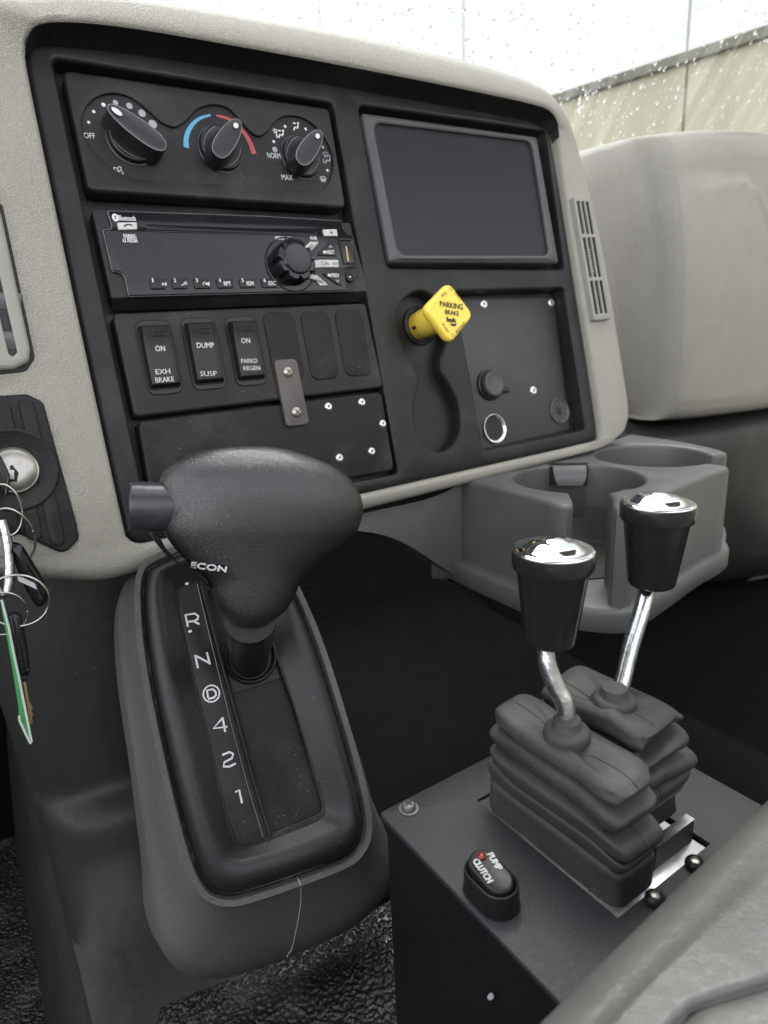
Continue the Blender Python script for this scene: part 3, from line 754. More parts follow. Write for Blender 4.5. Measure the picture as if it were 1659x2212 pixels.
# sockets
us = rquad(dp(r2, [(1275, 300), (1450, 300), (1500, 628), (1340, 630)], ZG), 0.001, 3)
g = MB(); g.loft([z3(us, ZG - 0.0005), z3(us, ZG + 0.0008), z3(inset(us, 0.0006), ZG + 0.0010), z3(inset(us, 0.0013), ZG + 0.0004), z3(inset(us, 0.0018), ZG - 0.001)], cap1=True); uo = g.build('usb_socket', 'gloss', rad, 40)
g = MB(); g.plate(rquad(dp(r2, [(1362, 395), (1382, 395), (1412, 590), (1390, 592)], ZG), 0.0003, 2), ZG - 0.0006, ZG + 0.0006, 0.0002); g.build('contact_tongue', 'brass', uo, 0)
jc = D.px(c2(1472, 422))
g = MB(); g.lathe([(0.0042, -0.001), (0.0042, 0.0010), (0.0036, 0.0016), (0.0024, 0.0014), (0.0018, 0.0004)], 32, (*jc, 0)); jo = g.build('aux_socket', 'switch', rad, 40)
g = MB(); g.lathe([(0.0012, 0.0003), (0.0011, 0.0010), (0.0006, 0.0013)], 16, (*jc, 0)); g.build('contact_pin', 'steel', jo, 60)

# ------------------------------------------------------------------ rocker switch panel
swp = thing('switch_panel', 'black switch panel with three rocker switches and three blank covers', 'switch panel', D, (0.01, -0.074, 0))
o = rquad(mm([(-91.5, -111.5), (113.5, -108.5), (110.5, -37.5), (-92, -40.5)]), 0.0045)
g = MB(); g.plate(o, -0.013, -0.0005, 0.0022, 4); sp_ = g.build('faceplate', 'panel', swp, 40)
for x, y in ((265, 723), (333, 1025), (1565, 653)):
    g = MB(); g.disc(circ(*D.px(c2(x, y)), 0.0014, 18), -0.0003); g.build('screw_hole', 'gap', sp_, 0)
def prep(pts): return dp(c2, pts)
SWD = [([(290, 653), (495, 645), (572, 1058), (368, 1080)], [(330, 706), (494, 694), (530, 1028), (395, 1044)], (('ON', (412, 810), (463, 810), 0.0036), ('EXH', (412, 938), (492, 934), 0.0033), ('BRAKE', (412, 983), (512, 976), 0.0034))),
       ([(545, 640), (738, 632), (808, 1033), (612, 1052)], [(580, 690), (741, 684), (776, 1003), (652, 1019)], (('DUMP', (638, 793), (731, 792), 0.0036), ('SUSP', (656, 948), (747, 946), 0.0034))),
       ([(780, 632), (963, 626), (1025, 1013), (850, 1028)], [(815, 682), (953, 674), (997, 983), (882, 998)], (('ON', (880, 768), (928, 767), 0.0036), ('PARKD', (880, 878), (968, 877), 0.0031), ('REGEN', (892, 918), (982, 916), 0.0031)))]
for bz, rk, words in SWD:
    g = MB(); bo = rquad(prep(bz), 0.0060, 8)
    cxy = (sum(q[0] for q in bo) / len(bo), sum(q[1] for q in bo) / len(bo))
    x0 = min(q[0] for q in bo); x1 = max(q[0] for q in bo); y0 = min(q[1] for q in bo); y1 = max(q[1] for q in bo)
    bo = rrect((x0 + x1) / 2, (y0 + y1) / 2, x1 - x0 - 0.001, y1 - y0 - 0.001, 0.0065, 8)
    # real rocker: rectangular in the panel plane
    cx, cy = (x0 + x1) / 2, (y0 + y1) / 2
    rw, rh = 0.0195, (y1 - y0) * 0.775
    bi = rrect(cx, cy, rw + 0.0016, rh + 0.0016, 0.0024, 8)
    g.loft([z3(bo, -0.0022), z3(inset(bo, 0.0002), -0.0008), z3(inset(bo, 0.0006), -0.0003), z3(inset(bo, 0.0011), 0.0004), z3(inset(bi, -0.0006), 0.0004), z3(bi, -0.0004), z3(bi, -0.006)])
    gr = MB(); gr.loft([z3(inset(bo, -0.0007), -0.00035), z3(inset(bo, -0.0002), -0.00032)]) ; 
    so_ = g.build('rocker_switch', 'switch', swp, 40)
    gr.build('switch_gap', 'gap', so_, 0)
    # the paddle: concave rocker, upper end standing out
    g = MB(); rows = []
    n = 22
    for k in range(n + 1):
        t = k / n                                  # 0 bottom .. 1 top
        y = cy - rh / 2 + rh * t
        s = (t - 0.5) * 2
        z = 0.0058 + 0.0042 * s * abs(s) * 0.55 + 0.0016 * s * s
        sq = 1 - max(0, abs(s) - 0.86) / 0.14
        z = z - 0.0030 * (1 - math.sqrt(max(0, 1 - (1 - sq) ** 2)))
        row = []
        for j, (fx, dz) in enumerate(((-0.5, -0.012), (-0.5, -0.0012), (-0.485, -0.0004), (-0.455, 0), (-0.2, 0.0), (0.2, 0.0), (0.455, 0), (0.485, -0.0004), (0.5, -0.0012), (0.5, -0.012))):
            row.append((cx + rw * fx, y, (z + dz) if dz > -0.01 else -0.006))
        rows.append(row)
    r0 = [(q[0], q[1], -0.006) for q in rows[0]]; r9 = [(q[0], q[1], -0.006) for q in rows[-1]]
    g.grid([r0] + rows + [r9]); 
    pd = g.build('paddle', 'switch', so_, 35)
    # printing follows the paddle
    def onp(p):
        t = (p[1] - (cy - rh / 2)) / rh; s = (t - 0.5) * 2
        return (p[0], p[1], 0.0058 + 0.0042 * s * abs(s) * 0.55 + 0.0016 * s * s + 0.00012)
    g = MB()
    for st, a, b, hh in words:
        zz = 0.0065
        for _ in range(3):
            A = D.px(c2(*a), zz); B = D.px(c2(*b), zz); zz = onp(((A[0] + B[0]) / 2, (A[1] + B[1]) / 2))[2]
        write(g, st, A, B, hh, 0, 0.00008, fn=onp)
    g.build('lettering', 'white', pd, 0)
    g = MB(); ly = cy + rh * 0.355
    zz = onp((cx, ly))[2]; lo_ = rrect(cx + 0.0012, ly, 0.0095, 0.0040, 0.0006, 3)
    g.loft([[onp(q) for q in lo_], [(q[0], q[1], onp(q)[2] + 0.0003) for q in inset(lo_, 0.0003)], [(q[0], q[1], onp(q)[2] - 0.0002) for q in inset(lo_, 0.0008)]], cap1=True)
    g.build('indicator_lens', 'knob', pd, 30)
for pts in ([(1000, 622), (1165, 613), (1228, 985), (1062, 998)], [(1205, 616), (1355, 608), (1415, 970), (1265, 985)], [(1393, 606), (1535, 600), (1590, 953), (1450, 965)]):
    q = prep(pts); x0 = min(a[0] for a in q); x1 = max(a[0] for a in q); y0 = min(a[1] for a in q); y1 = max(a[1] for a in q)
    bo = rrect((x0 + x1) / 2, (y0 + y1) / 2, x1 - x0 - 0.0012, y1 - y0, 0.0065, 8)
    g = MB(); g.loft([z3(inset(bo, -0.0007), -0.00035), z3(inset(bo, -0.0003), -0.0006), z3(inset(bo, 0.0), -0.0006)]); 
    g2 = MB(); g2.plate(bo, -0.004, 0.0004, 0.0008, 3); bo_ = g2.build('blank_cover', 'coarse', swp, 40)
    g.build('cover_gap', 'gap', bo_, 0)

# ------------------------------------------------------------------ lower cover panel and its rivets
lowp = thing('lower_cover_panel', 'plain black grained cover panel with silver rivets below the rocker switches', 'cover panel', D, (0.01, -0.147, 0))
o = rquad(mm([(-92, -179), (109.5, -179), (110.8, -111.8), (-90, -114)]), 0.0045)
g = MB(); g.plate(o, -0.013, -0.0005, 0.0022, 4); lp = g.build('cover_plate', 'coarse', lowp, 40)
def rivet(par, c, z, r=0.0034):
    g = MB(); g.lathe([(r, z - 0.0003), (r * 0.97, z + 0.0004), (r * 0.80, z + 0.0010), (r * 0.5, z + 0.0013), (r * 0.34, z + 0.0011), (r * 0.30, z + 0.0004)], 28, (*c, 0))
    o = g.build('rivet', 'rivet', par, 60)
    g = MB(); g.disc(circ(*c, r * 0.22, 10), z + 0.00055); g.build('rivet_core', 'gap', o, 0)
for x, y in ((1358, 1127), (1541, 1103), (1655, 1220), (1419, 1407), (1595, 1371)): rivet(lowp, D.px(c2(x, y), 0.0005), -0.0004)
# strap that holds the switch panel down
st_c = (0.038, -0.103, 0)
strap = thing('metal_strap', 'worn brown metal strap screwed across the switch panel and lower cover', 'bracket', D, st_c)
q = dp(c2, [(1058, 872), (1183, 866), (1254, 1222), (1131, 1238)], 0.003)
g = MB(); g.plate(rquad(q, 0.0036, 6), -0.0004, 0.0030, 0.0006, 3); g.build('plate', 'rusty', strap, 40)
for x, y in ((1137, 938), (1183, 1157)):
    c = D.px(c2(x, y), 0.0035)
    g = MB(); g.lathe([(0.0042, 0.0029), (0.0041, 0.0035), (0.0034, 0.0046), (0.0020, 0.0052), (0.0008, 0.0053)], 28, (*c, 0)); so_ = g.build('screw', 'screwm', strap, 60)
    g = MB()
    for a in (R(35), R(125)):
        dx, dy = 0.0022 * math.cos(a), 0.0022 * math.sin(a); g.stroke([(c[0] - dx, c[1] - dy), (c[0] + dx, c[1] + dy)], 0.0008, 0.0054 + 0.00003 * a)
    g.build('cross_slot', 'gap', so_, 0)

# ------------------------------------------------------------------ display screen
scr = thing('display_screen', 'blank dark display screen in a rounded grey bezel, upper right of the panel', 'screen', D, (0.25, 0.06, 0))
zb = 0.0045
bo = rquad(dp(c3, [(232, 1112), (1262, 1118), (1128, 345), (60, 198)], 0.002), 0.003, 8)
bi = rquad(dp(c3, [(285, 1068), (1208, 1072), (1100, 372), (128, 252)], zb), [0.009, 0.009, 0.009, 0.009], 8)
g = MB(); g.loft([z3(bo, -0.015), z3(bo, 0.0005), z3(inset(bo, 0.0008), 0.0020), z3(inset(bo, 0.0020), 0.0028), z3(inset(bi, -0.0030), zb + 0.0006), z3(inset(bi, -0.0012), zb + 0.0004), z3(bi, zb - 0.0008), z3(inset(bi, 0.0002), zb - 0.004)])
g.build('bezel', 'bezel', scr, 40)
g = MB(); g.disc(inset(bi, -0.001), zb - 0.0030); g.build('screen', 'screen', scr, 0)

# ------------------------------------------------------------------ parking brake knob
pk_c = Vector((0.1705, -0.056)); pw = 0.034
pkb = thing('parking_brake_knob', 'yellow diamond parking brake knob on a round yellow stem', 'brake knob', D, (pk_c.x, pk_c.y, -0.012))
g = MB(); g.lathe([(0.0175, -0.0128), (0.0172, -0.0105), (0.0150, -0.0095), (0.0138, -0.0100), (0.0135, -0.0125)], 40, (pk_c.x, pk_c.y, 0), cap1=False); g.build('dark_collar', 'switch', pkb, 40)
g = MB(); g.lathe([(0.0122, -0.0128), (0.0122, -0.006), (0.0126, -0.0055), (0.0124, 0.010), (0.0118, 0.022), (0.0125, pw - 0.006)], 40, (pk_c.x, pk_c.y, 0), cap1=True); g.build('stem', 'yellow', pkb, 40)
for a in (R(195), R(280)):                          # small notch in the base of the stem
    g = MB(); X = Vector((math.cos(a), math.sin(a), 0)); Y = Vector((-X.y, X.x, 0)); b = Vector((pk_c.x, pk_c.y, -0.004)) + X * 0.0122
    g.loft([[b + Y * x + Vector((0, 0, z)) + X * k for x, z in ((-0.0014, -0.003), (0.0014, -0.003), (0.0014, 0.002), (-0.0014, 0.002))] for k in (-0.001, 0.0006)], cap1=True)
    g.build('stem_notch', 'gap', pkb, 0)
pc4 = [D.px(pb(*p), pw) for p in ((870, 130), (1520, 1010), (920, 1760), (200, 830))]   # sharp corners of the diamond
cen = Vector((sum(p[0] for p in pc4) / 4, sum(p[1] for p in pc4) / 4))
o = rquad(pc4, 0.0070, 10)
g = MB(); g.loft([z3(inset(o, 0.004), pw - 0.0085), z3(inset(o, 0.0012), pw - 0.008), z3(inset(o, 0.0002), pw - 0.0062), z3(o, pw - 0.004), z3(inset(o, 0.0003), pw - 0.0022), z3(inset(o, 0.0011), pw - 0.0008), z3(inset(o, 0.0024), pw - 0.0001), z3(inset(o, 0.004), pw - 0.0003)], cap0=True, cap1=True)
pkp = g.build('button_plate', 'yellow', pkb, 60)
zt = pw + 0.0001
g = MB()
for st, a, b, hh, bo_ in (('PARKING', (622, 712), (1214, 806), 0.0047, 0.00012), ('BRAKE', (757, 925), (1110, 972), 0.0039, 0.0001), ('Bendix', (797, 1122), (1036, 1146), 0.0040, 0.0002),
                          ('PULL', (672, 515), (800, 405), 0.0027, 0), ('TO', (862, 330), (952, 352), 0.0027, 0), ('APPLY', (1005, 415), (1175, 640), 0.0027, 0),
                          ('PUSH', (692, 1245), (845, 1455), 0.0027, 0), ('TO', (905, 1528), (990, 1535), 0.0027, 0), ('RELEASE', (1040, 1470), (1265, 1205), 0.0027, 0)):
    tx(g, st, pb, a, b, hh, zt, bo_)
A = [D.px(pb(*p), zt) for p in ((895, 1215), (930, 1238), (975, 1243), (1020, 1235), (1050, 1215))]; B = [D.px(pb(*p), zt) for p in ((898, 1265), (930, 1292), (975, 1302), (1020, 1295), (1047, 1270))]
g.loft([z3(A, zt + 0.0002), z3(B, zt + 0.0002)], closed=False)
g.build('lettering', 'black_print', pkp, 0)
# rust-brown grit lying in the knob's slot is part of the fascia's wear
# ------------------------------------------------------------------ accessory panel (right)
acc = thing('socket_panel', 'recessed black socket panel with three rivets right of the yellow knob', 'socket panel', D, (0.285, -0.1, -0.015))
za = -0.0150
g = MB(); g.plate(rquad(mm([(212.5, -176), (346, -171), (352.5, -33), (209, -31)]), 0.003), -0.0168, za, 0.0006); g.build('plate', 'accplate', acc, 40)
for x, y in ((690, 277), (1157, 268), (1033, 875)): rivet(acc, D.px(c4(x, y), za), za, 0.0046)
c = Vector(D.px(c4(725, 838), za))
g = MB(); g.lathe([(0.0150, za - 0.0002), (0.0150, za + 0.002), (0.0142, za + 0.0028), (0.0130, za + 0.003), (0.0130, za + 0.0042), (0.0126, za + 0.0048)], 44, (c.x, c.y, 0), cap1=True); cap = g.build('socket_ring', 'switch', acc, 40)
g = MB(); g.lathe([(0.0122, za + 0.0040), (0.0122, za + 0.0075), (0.0116, za + 0.0086), (0.0100, za + 0.0090), (0.0092, za + 0.0086), (0.004, za + 0.0086)], 44, (c.x, c.y, 0)); dc = g.build('dust_cap', 'bezel', acc, 40)
t0 = c + Vector((0.0112, -0.0052))
g = MB(); g.plate(rquad([tuple(t0 + Vector(v)) for v in ((-0.002, -0.0028), (0.0085, -0.0048), (0.0095, -0.0005), (-0.001, 0.0026))], 0.001, 3), za + 0.003, za + 0.0066, 0.0006); g.build('pull_tab', 'switch', dc, 40)
c = Vector(D.px(c4(757, 1137), za))
g = MB(); g.lathe([(0.0148, za - 0.0002), (0.0147, za + 0.0016), (0.0140, za + 0.0026), (0.0126, za + 0.0024), (0.0116, za + 0.0012), (0.0112, za - 0.0012)], 48, (c.x, c.y, 0), cap1=False); lr = g.build('lighter_ring', 'chrome', acc, 60)
g = MB(); g.lathe([(0.0119, za + 0.0008), (0.0117, za + 0.0004), (0.0116, za + 0.0003)], 40, (c.x, c.y, 0)); g.build('lighter_well', 'gap', lr, 0)
c = Vector(D.px(c4(1210, 1017), za))
g = MB(); g.lathe([(0.0138, za - 0.0002), (0.0138, za + 0.0014), (0.0130, za + 0.0020), (0.0118, za + 0.0016), (0.0108, za + 0.0006), (0.0032, za + 0.0002)], 44, (c.x, c.y, 0)); gm = g.build('cable_grommet', 'bezel', acc, 40)
g = MB()
for k in range(10):
    a = 2 * math.pi * k / 10 + 0.15; d = Vector((math.cos(a), math.sin(a))); g.stroke([tuple(c + d * 0.002), tuple(c + d * 0.0108)], 0.0007, za + 0.00085)
g.disc(circ(c.x, c.y, 0.0030, 16), za + 0.0009)
g.build('star_slit', 'gap', gm, 0)

# ------------------------------------------------------------------ air vents
def slot_vent(name, label, quad, f, w0, nslot, ncross, cross_t, m, mcav, tilt=0.0):
    q = [Vector(p) for p in dp(f, quad, w0)]                                    # BL, BR, TR, TL
    c = sum((p for p in q), Vector((0, 0))) / 4
    th = thing(name, label, 'air vent', D, (c.x, c.y, w0))
    bil = lambda s, t: (q[0] * (1 - s) + q[1] * s) * (1 - t) + (q[3] * (1 - s) + q[2] * s) * t
    o = rquad([tuple(p) for p in q], 0.003, 5)
    g = MB(); g.disc(inset(o, 0.0015), w0 - 0.0040); cav = g.build('cavity', mcav, th, 0)
    holes = []
    for k in range(nslot):
        s0, s1 = 0.10 + 0.80 * k / nslot + 0.022, 0.10 + 0.80 * (k + 1) / nslot - 0.022
        for a, b in cross_t: holes.append(rquad([tuple(bil(s0, a)), tuple(bil(s1, a)), tuple(bil(s1, b)), tuple(bil(s0, b))], 0.0018, 4))
    g = MB(); e = inset(o, 0.0012)
    g.loft([z3(o, w0 - 0.012), z3(o, w0 - 0.0012), z3(inset(o, 0.0004), w0 - 0.0003), z3(e, w0)]); g.sheet(e, holes, w0)
    for h in holes: g.hole(h, w0, 0.0022, 0.0005, floor=False)
    g.build('grille', m, th, 40)
    return th, bil
vr, bil = slot_vent('air_vent', 'narrow grey three slot air vent at the right end of the dashboard', [(575, 1612), (663, 1602), (556, 990), (470, 985)], ct, 0.0118, 3, 3, ((0.045, 0.325), (0.345, 0.675), (0.695, 0.965)), 'vent', 'gap')
g = MB()
for k in range(9):                                   # ribbed thumb wheel behind the slots
    p0 = bil(0.30, 0.40 + 0.022 * k); p1 = bil(0.62, 0.405 + 0.022 * k); g.tube([(p0.x, p0.y, 0.0086), (p1.x, p1.y, 0.0086)], 0.0006, 6)
g.build('thumb_wheel', 'pad_far', vr, 60)
vl = thing('driver_air_vent', 'grey air vent with wide louvres at the left edge, above the ignition switch', 'air vent', D, (-0.16, -0.02, 0.004))
wv = 0.0065
vo = rquad([D.px((-130, 420), wv), D.px((3, 440), wv), D.px(cv(452, 1860), wv), D.px(cv(335, 2040), wv), D.px(cv(-60, 2085), wv), D.px((-130, 810), wv)][::-1], [0.002, 0.004, 0.014, 0.014, 0.002, 0.002], 6)
g = MB(); g.loft([z3(inset(vo, -0.0015), wv - 0.0015), z3(inset(vo, -0.0004), wv - 0.0004), z3(vo, wv + 0.0004), z3(inset(vo, 0.0012), wv + 0.0004), z3(inset(vo, 0.003), wv - 0.0002)], cap1=True); g.build('shadow_recess', 'gap', vl, 40)
def vp(x, y, z): return D.px(cv(x, y), z)
wv2 = 0.0115
go = rquad([vp(-300, 2035, wv2), vp(190, 2005, wv2), vp(385, 1905, wv2), vp(400, 1750, wv2), vp(25, 0, wv2), vp(-120, -500, wv2), vp(-300, -500, wv2)], [0.001, 0.004, 0.008, 0.008, 0.004, 0.001, 0.001], 6)
slots = [rquad([vp(95, 1820, wv2), vp(170, 1880, wv2), vp(252, 1800, wv2), vp(-20, 620, wv2), vp(-190, 620, wv2)], 0.003, 5)]
g = MB(); e = inset(go, 0.0022)
g.loft([z3(go, 0.004), z3(go, wv2 - 0.0022), z3(inset(go, 0.0007), wv2 - 0.0007), z3(e, wv2)]); g.sheet(e, slots, wv2)
for h in slots: g.hole(h, wv2, 0.0035, 0.0008, floor=False)
g.build('frame', 'vent', vl, 40)
g = MB(); g.disc(inset(slots[0], -0.004), 0.0078); g.build('cavity', 'ventdark', vl, 0)
for (ya, yb) in ((1000, 1215), (1510, 1740)):
    g = MB(); ls = []
    for yy, z in ((ya, 0.0100), (ya + 0.25 * (yb - ya), 0.0108), (ya + 0.6 * (yb - ya), 0.0096), (yb, 0.0082)):
        ls.append([(*vp(x, yy + 6 * k, z), z) for k, x in enumerate((-220, -60, 60, 280))])
    g.grid(ls); g.build('louvre', 'cup', vl, 60)

# ------------------------------------------------------------------ ignition switch panel
wi = 0.0085
ign = thing('ignition_switch', 'ribbed black ignition switch panel with a metal key cylinder', 'ignition switch', D, (-0.165, -0.14, wi))
ip = lambda x, y: D.px(cl(x, y), wi)
io = rquad([ip(-330, 760), ip(355, 1075), ip(440, 990), ip(425, 900), ip(240, 230), ip(150, 185), ip(-330, 215)], [0.001, 0.006, 0.008, 0.01, 0.010, 0.012, 0.001], 6)
g = MB(); g.plate(io, 0.0035, wi, 0.0018, 4); ig = g.build('faceplate', 'coarse', ign, 40)
def rib(pts):
    g = MB(); o = spline([D.px(cl(*p), wi) for p in pts], 4); g.plate(o, wi - 0.0005, wi + 0.0016, 0.0012, 3); g.build('rib', 'coarse', ign, 50)
rib([(110, 232), (150, 222), (185, 245), (235, 440), (300, 720), (345, 930), (355, 1005), (320, 1028), (285, 1010), (255, 900), (180, 560), (115, 300)])
rib([(-30, 245), (10, 235), (55, 250), (75, 330), (98, 420), (60, 432), (10, 425), (-40, 400)])
rib([(108, 770), (150, 755), (185, 745), (210, 850), (232, 960), (215, 992), (180, 998), (150, 975), (125, 880)])
rib([(-20, 800), (30, 785), (80, 790), (100, 880), (115, 945), (80, 970), (40, 960), (10, 900)])
lc = Vector(D.px(cl(75, 612), wi))
g = MB(); g.lathe([(0.0255, wi - 0.0005), (0.0252, wi + 0.0022), (0.0240, wi + 0.0030), (0.0215, wi + 0.0020), (0.0170, wi + 0.0016), (0.0135, wi + 0.0004)], 56, (lc.x, lc.y, 0), cap1=True); g.build('lock_surround', 'coarse', ign, 40)
g = MB(); g.lathe([(0.0140, wi), (0.0140, wi + 0.0038), (0.0134, wi + 0.0046), (0.0124, wi + 0.0040)], 48, (lc.x, lc.y, 0), cap1=False); g.build('lock_ring', 'screwm', ign, 60)
g = MB(); g.lathe([(0.0124, wi), (0.0124, wi + 0.0044), (0.0118, wi + 0.0052), (0.006, wi + 0.0052)], 48, (lc.x, lc.y, 0)); lk = g.build('lock_cylinder', 'alulock', ign, 60)
g = MB(); zc = wi + 0.0054
P = lambda x, y: D.px(kk(x, y), zc)
g.f.append(tuple(g.add(z3([P(66, 345), P(70, 262), P(68, 232), P(88, 228), P(102, 250), P(118, 265), P(130, 285), P(122, 315), P(118, 345)], zc)))); g.build('keyway', 'gap', lk, 0)

# ------------------------------------------------------------------ keys on their rings
def kp(x, y, w): return D.px(kk(x, y), w)
def kw(x, y, w): q = D.px(kk(x, y), w); return Vector((q[0], q[1], w))
# ignition key: thick black bow, edge on
key_ = thing('ignition_key', 'black headed key standing in the ignition cylinder', 'key', D, kw(10, 300, 0.02))
g = MB(); o = [kp(*p, 0.024) for p in ((-70, 330), (60, 445), (70, 300), (48, 248), (5, 165), (-70, 100))]
g.plate(rquad(o, 0.002, 4), 0.0165, 0.026, 0.0015, 3, cap0=True); g.build('bow', 'switch', key_, 40)
g = MB(); g.plate(rquad([kp(*p, 0.016) for p in ((20, 330), (100, 330), (100, 262), (20, 262))], 0.0006, 2), wi + 0.0035, 0.0175, 0.0004); g.build('blade', 'alulock', key_, 40)
g = MB(); o = [kp(*p, 0.0262) for p in ((32, 430), (46, 432), (62, 312), (52, 305))]; g.plate(rquad(o, 0.0006, 2), 0.0255, 0.0268, 0.0004); g.build('bow_rib', 'bezel', key_, 40)
def key_ring(label, c, rx, ry, w, tiltv, m='keysteel', rr=0.0007, turns=2, rot=0.0):
    cpos = kw(c[0], c[1], w)
    t = MB(); pts = []
    n = 44 * turns
    for k in range(n):
        a = 2 * math.pi * k / 44
        e = Vector((rx * math.cos(a), ry * math.sin(a))); e = Vector((e.x * math.cos(rot) - e.y * math.sin(rot), e.x * math.sin(rot) + e.y * math.cos(rot)))
        pts.append(cpos + Vector((e.x, e.y, tiltv * math.sin(a + 0.6) + 2.0 * rr * (k / 44 - turns / 2))))
    t.tube(pts, rr, 8)
    par = thing('key_ring', label, 'key ring', D, cpos, 'steel key rings hanging from the ignition key')
    t.build('wire', m, par, 60)
key_ring('small steel key ring hung from the ignition key, uppermost', (35, 540), 0.0085, 0.0150, 0.024, 0.004)
key_ring('round steel key ring carrying the black plastic fob', (82, 715), 0.0110, 0.0165, 0.0235, 0.006, rot=0.25)
key_ring('large steel key ring above the key and the green tag', (120, 1165), 0.0165, 0.0150, 0.026, 0.006, rot=-0.5)
key_ring('half hidden steel key ring behind the green tag', (20, 1255), 0.0125, 0.0125, 0.022, 0.004, rr=0.0006)
lw = thing('steel_link', 'thick dull steel link between the key rings', 'key ring link', D, kw(55, 880, 0.022))
g = MB(); g.tube([kw(*p, 0.022) for p in ((10, 610), (35, 690), (58, 800), (68, 920), (65, 1040), (48, 1105), (10, 1130), (-30, 1090))], 0.0028, 10); g.build('wire', 'zinc', lw, 60)
fob = thing('key_fob', 'black teardrop plastic key fob with a small paper label', 'key fob', D, kw(200, 990, 0.02))
fo = spline([kp(*p, 0.022) for p in ((72, 775), (118, 762), (160, 790), (230, 900), (310, 1030), (335, 1110), (320, 1180), (280, 1208), (240, 1190), (180, 1090), (110, 930))], 4)
g = MB(); g.loft([z3(inset(fo, 0.002), 0.0165), z3(fo, 0.018), z3(fo, 0.0215), z3(inset(fo, 0.0004), 0.0222), z3(inset(fo, 0.0009), 0.0218), z3(inset(fo, 0.0014), 0.0225), z3(inset(fo, 0.0035), 0.0245), z3(inset(fo, 0.0055), 0.0248)], cap0=True, cap1=True); fb = g.build('shell', 'gloss', fob, 60)
g = MB(); g.plate([kp(*p, 0.025) for p in ((128, 1030), (258, 1088), (240, 1045), (115, 985))], 0.0245, 0.0252, 0.0001, 1); g.build('paper_label', 'paper', fob, 0)
ky = thing('spare_key', 'black headed spare key hanging behind the green tag', 'key', D, kw(140, 1480, 0.02))
ko_ = rquad([kp(*p, 0.022) for p in ((55, 1262), (100, 1240), (150, 1262), (190, 1480), (212, 1650), (195, 1680), (130, 1690), (105, 1560))], 0.003, 4)
g = MB(); g.plate(ko_, 0.0175, 0.0245, 0.0022, 4, cap0=True); g.build('bow', 'gloss', ky, 50)
g = MB(); g.plate(rquad([kp(*p, 0.021) for p in ((140, 1680), (195, 1682), (190, 1720), (150, 1725))], 0.001, 3), 0.0185, 0.0225, 0.0006, cap0=True); g.build('shoulder', 'gloss', ky, 50)
g = MB(); g.plate([kp(*p, 0.021) for p in ((158, 1720), (180, 1720), (205, 1860), (228, 1905), (218, 1935), (232, 1950), (222, 1980), (230, 2000), (220, 2028), (205, 2015))], 0.0195, 0.0212, 0.0003, 1, cap0=True); g.build('blade', 'brass', ky, 0)
gt = thing('green_tag', 'long green plastic tag with a pale edge hanging from the key rings', 'key tag', D, kw(110, 1650, 0.028))
to = [kp(*p, 0.03) for p in ((2, 1165), (14, 1158), (60, 1350), (95, 1540), (135, 1730), (180, 1960), (220, 2140), (210, 2150), (175, 2080), (132, 1985), (128, 1900), (80, 1600), (30, 1320))]
g = MB(); g.plate(to, 0.0285, 0.0300, 0.0003, 1, cap0=True); g.build('card', 'green', gt, 0)
g = MB(); g.tube([kw(*p, 0.0300) for p in ((12, 1158), (60, 1345), (98, 1540), (138, 1730), (182, 1955), (219, 2138), (212, 2152), (178, 2085), (136, 1992), (132, 1960))], 0.0007, 6); g.build('clear_rim', 'clear', gt, 60)

shell = [o for o in dash.children if o.name.startswith('padded_shell')][0]
bm = bmesh.new(); bm.from_mesh(shell.data); sb = BVHTree.FromBMesh(bm); bm.free()
def on_shell(p, off=0.0002):
    Mi = D.M.inverted(); h = sb.ray_cast(Mi @ CAM - CEN[dash.name], (Mi.to_3x3() @ ray(p)).normalized())
    return None if h[0] is None else h[0] + CEN[dash.name] + h[1] * off
rnd = random.Random(3); g = MB()
up_, dn_ = [], []
for k in range(15):
    x = 831 + 57 * k / 14; y = 1107 - 14 * k / 14
    a_, b_ = on_shell((x, y - rnd.uniform(0.5, 4.5))), on_shell((x, y + rnd.uniform(-0.5, 2.0)))
    if a_ and b_: up_.append(a_); dn_.append(b_)
if len(up_) > 3: g.loft([up_, dn_], closed=False); g.build('sticker_remnant', 'white', dash, 0)

# ================================================================== PASSENGER SIDE
pdash = thing('passenger_dashboard', 'large smooth light grey padded dashboard section on the passenger side', 'dashboard', None, (0.95, 0.62, 1.1))
colx = [(1120, 352, 1225, 893, .88), (1180, 345, 1285, 895, .77), (1225, 338, 1335, 898, .70), (1262, 328, 1352, 902, .69), (1310, 311, 1378, 908, .672), (1370, 294, 1408, 911, .645), (1410, 285, 1430, 912, .622), (1440, 280, 1450, 912, .606),
        (1465, 277, 1468, 911, .597), (1520, 272, 1515, 908, .592), (1600, 271, 1592, 899, .590), (1680, 276, 1672, 888, .592), (1780, 288, 1770, 872, .60), (1900, 310, 1900, 850, .62)]
rows = []
def prow(t, dy, dz=0.0):
    r = []
    for x0, y0, x1, y1, y in colx:
        P = at_y((x0 + (x1 - x0) * t, y0 + (y1 - y0) * t), y)
        r.append(P + Vector((0, dy, dz)))
    return spline(r, 4, False)
base0 = prow(0.0, 0)
rows.append([Vector(q) + Vector((0, 0.42, -0.02)) for q in base0])
rows.append([Vector(q) + Vector((0, 0.06, 0.001)) for q in base0])
for t, dy in ((0.0, 0.030), (0.006, 0.018), (0.02, 0.008), (0.045, 0.002)): rows.append([Vector(q) + Vector((0, dy, 0)) for q in prow(t, 0)])
for k in range(1, 18):
    t = 0.045 + (0.93 - 0.045) * k / 17
    rows.append([Vector(q) + Vector((0, -0.018 * math.sin(math.pi * min(1, t)) , 0)) for q in prow(t, 0)])
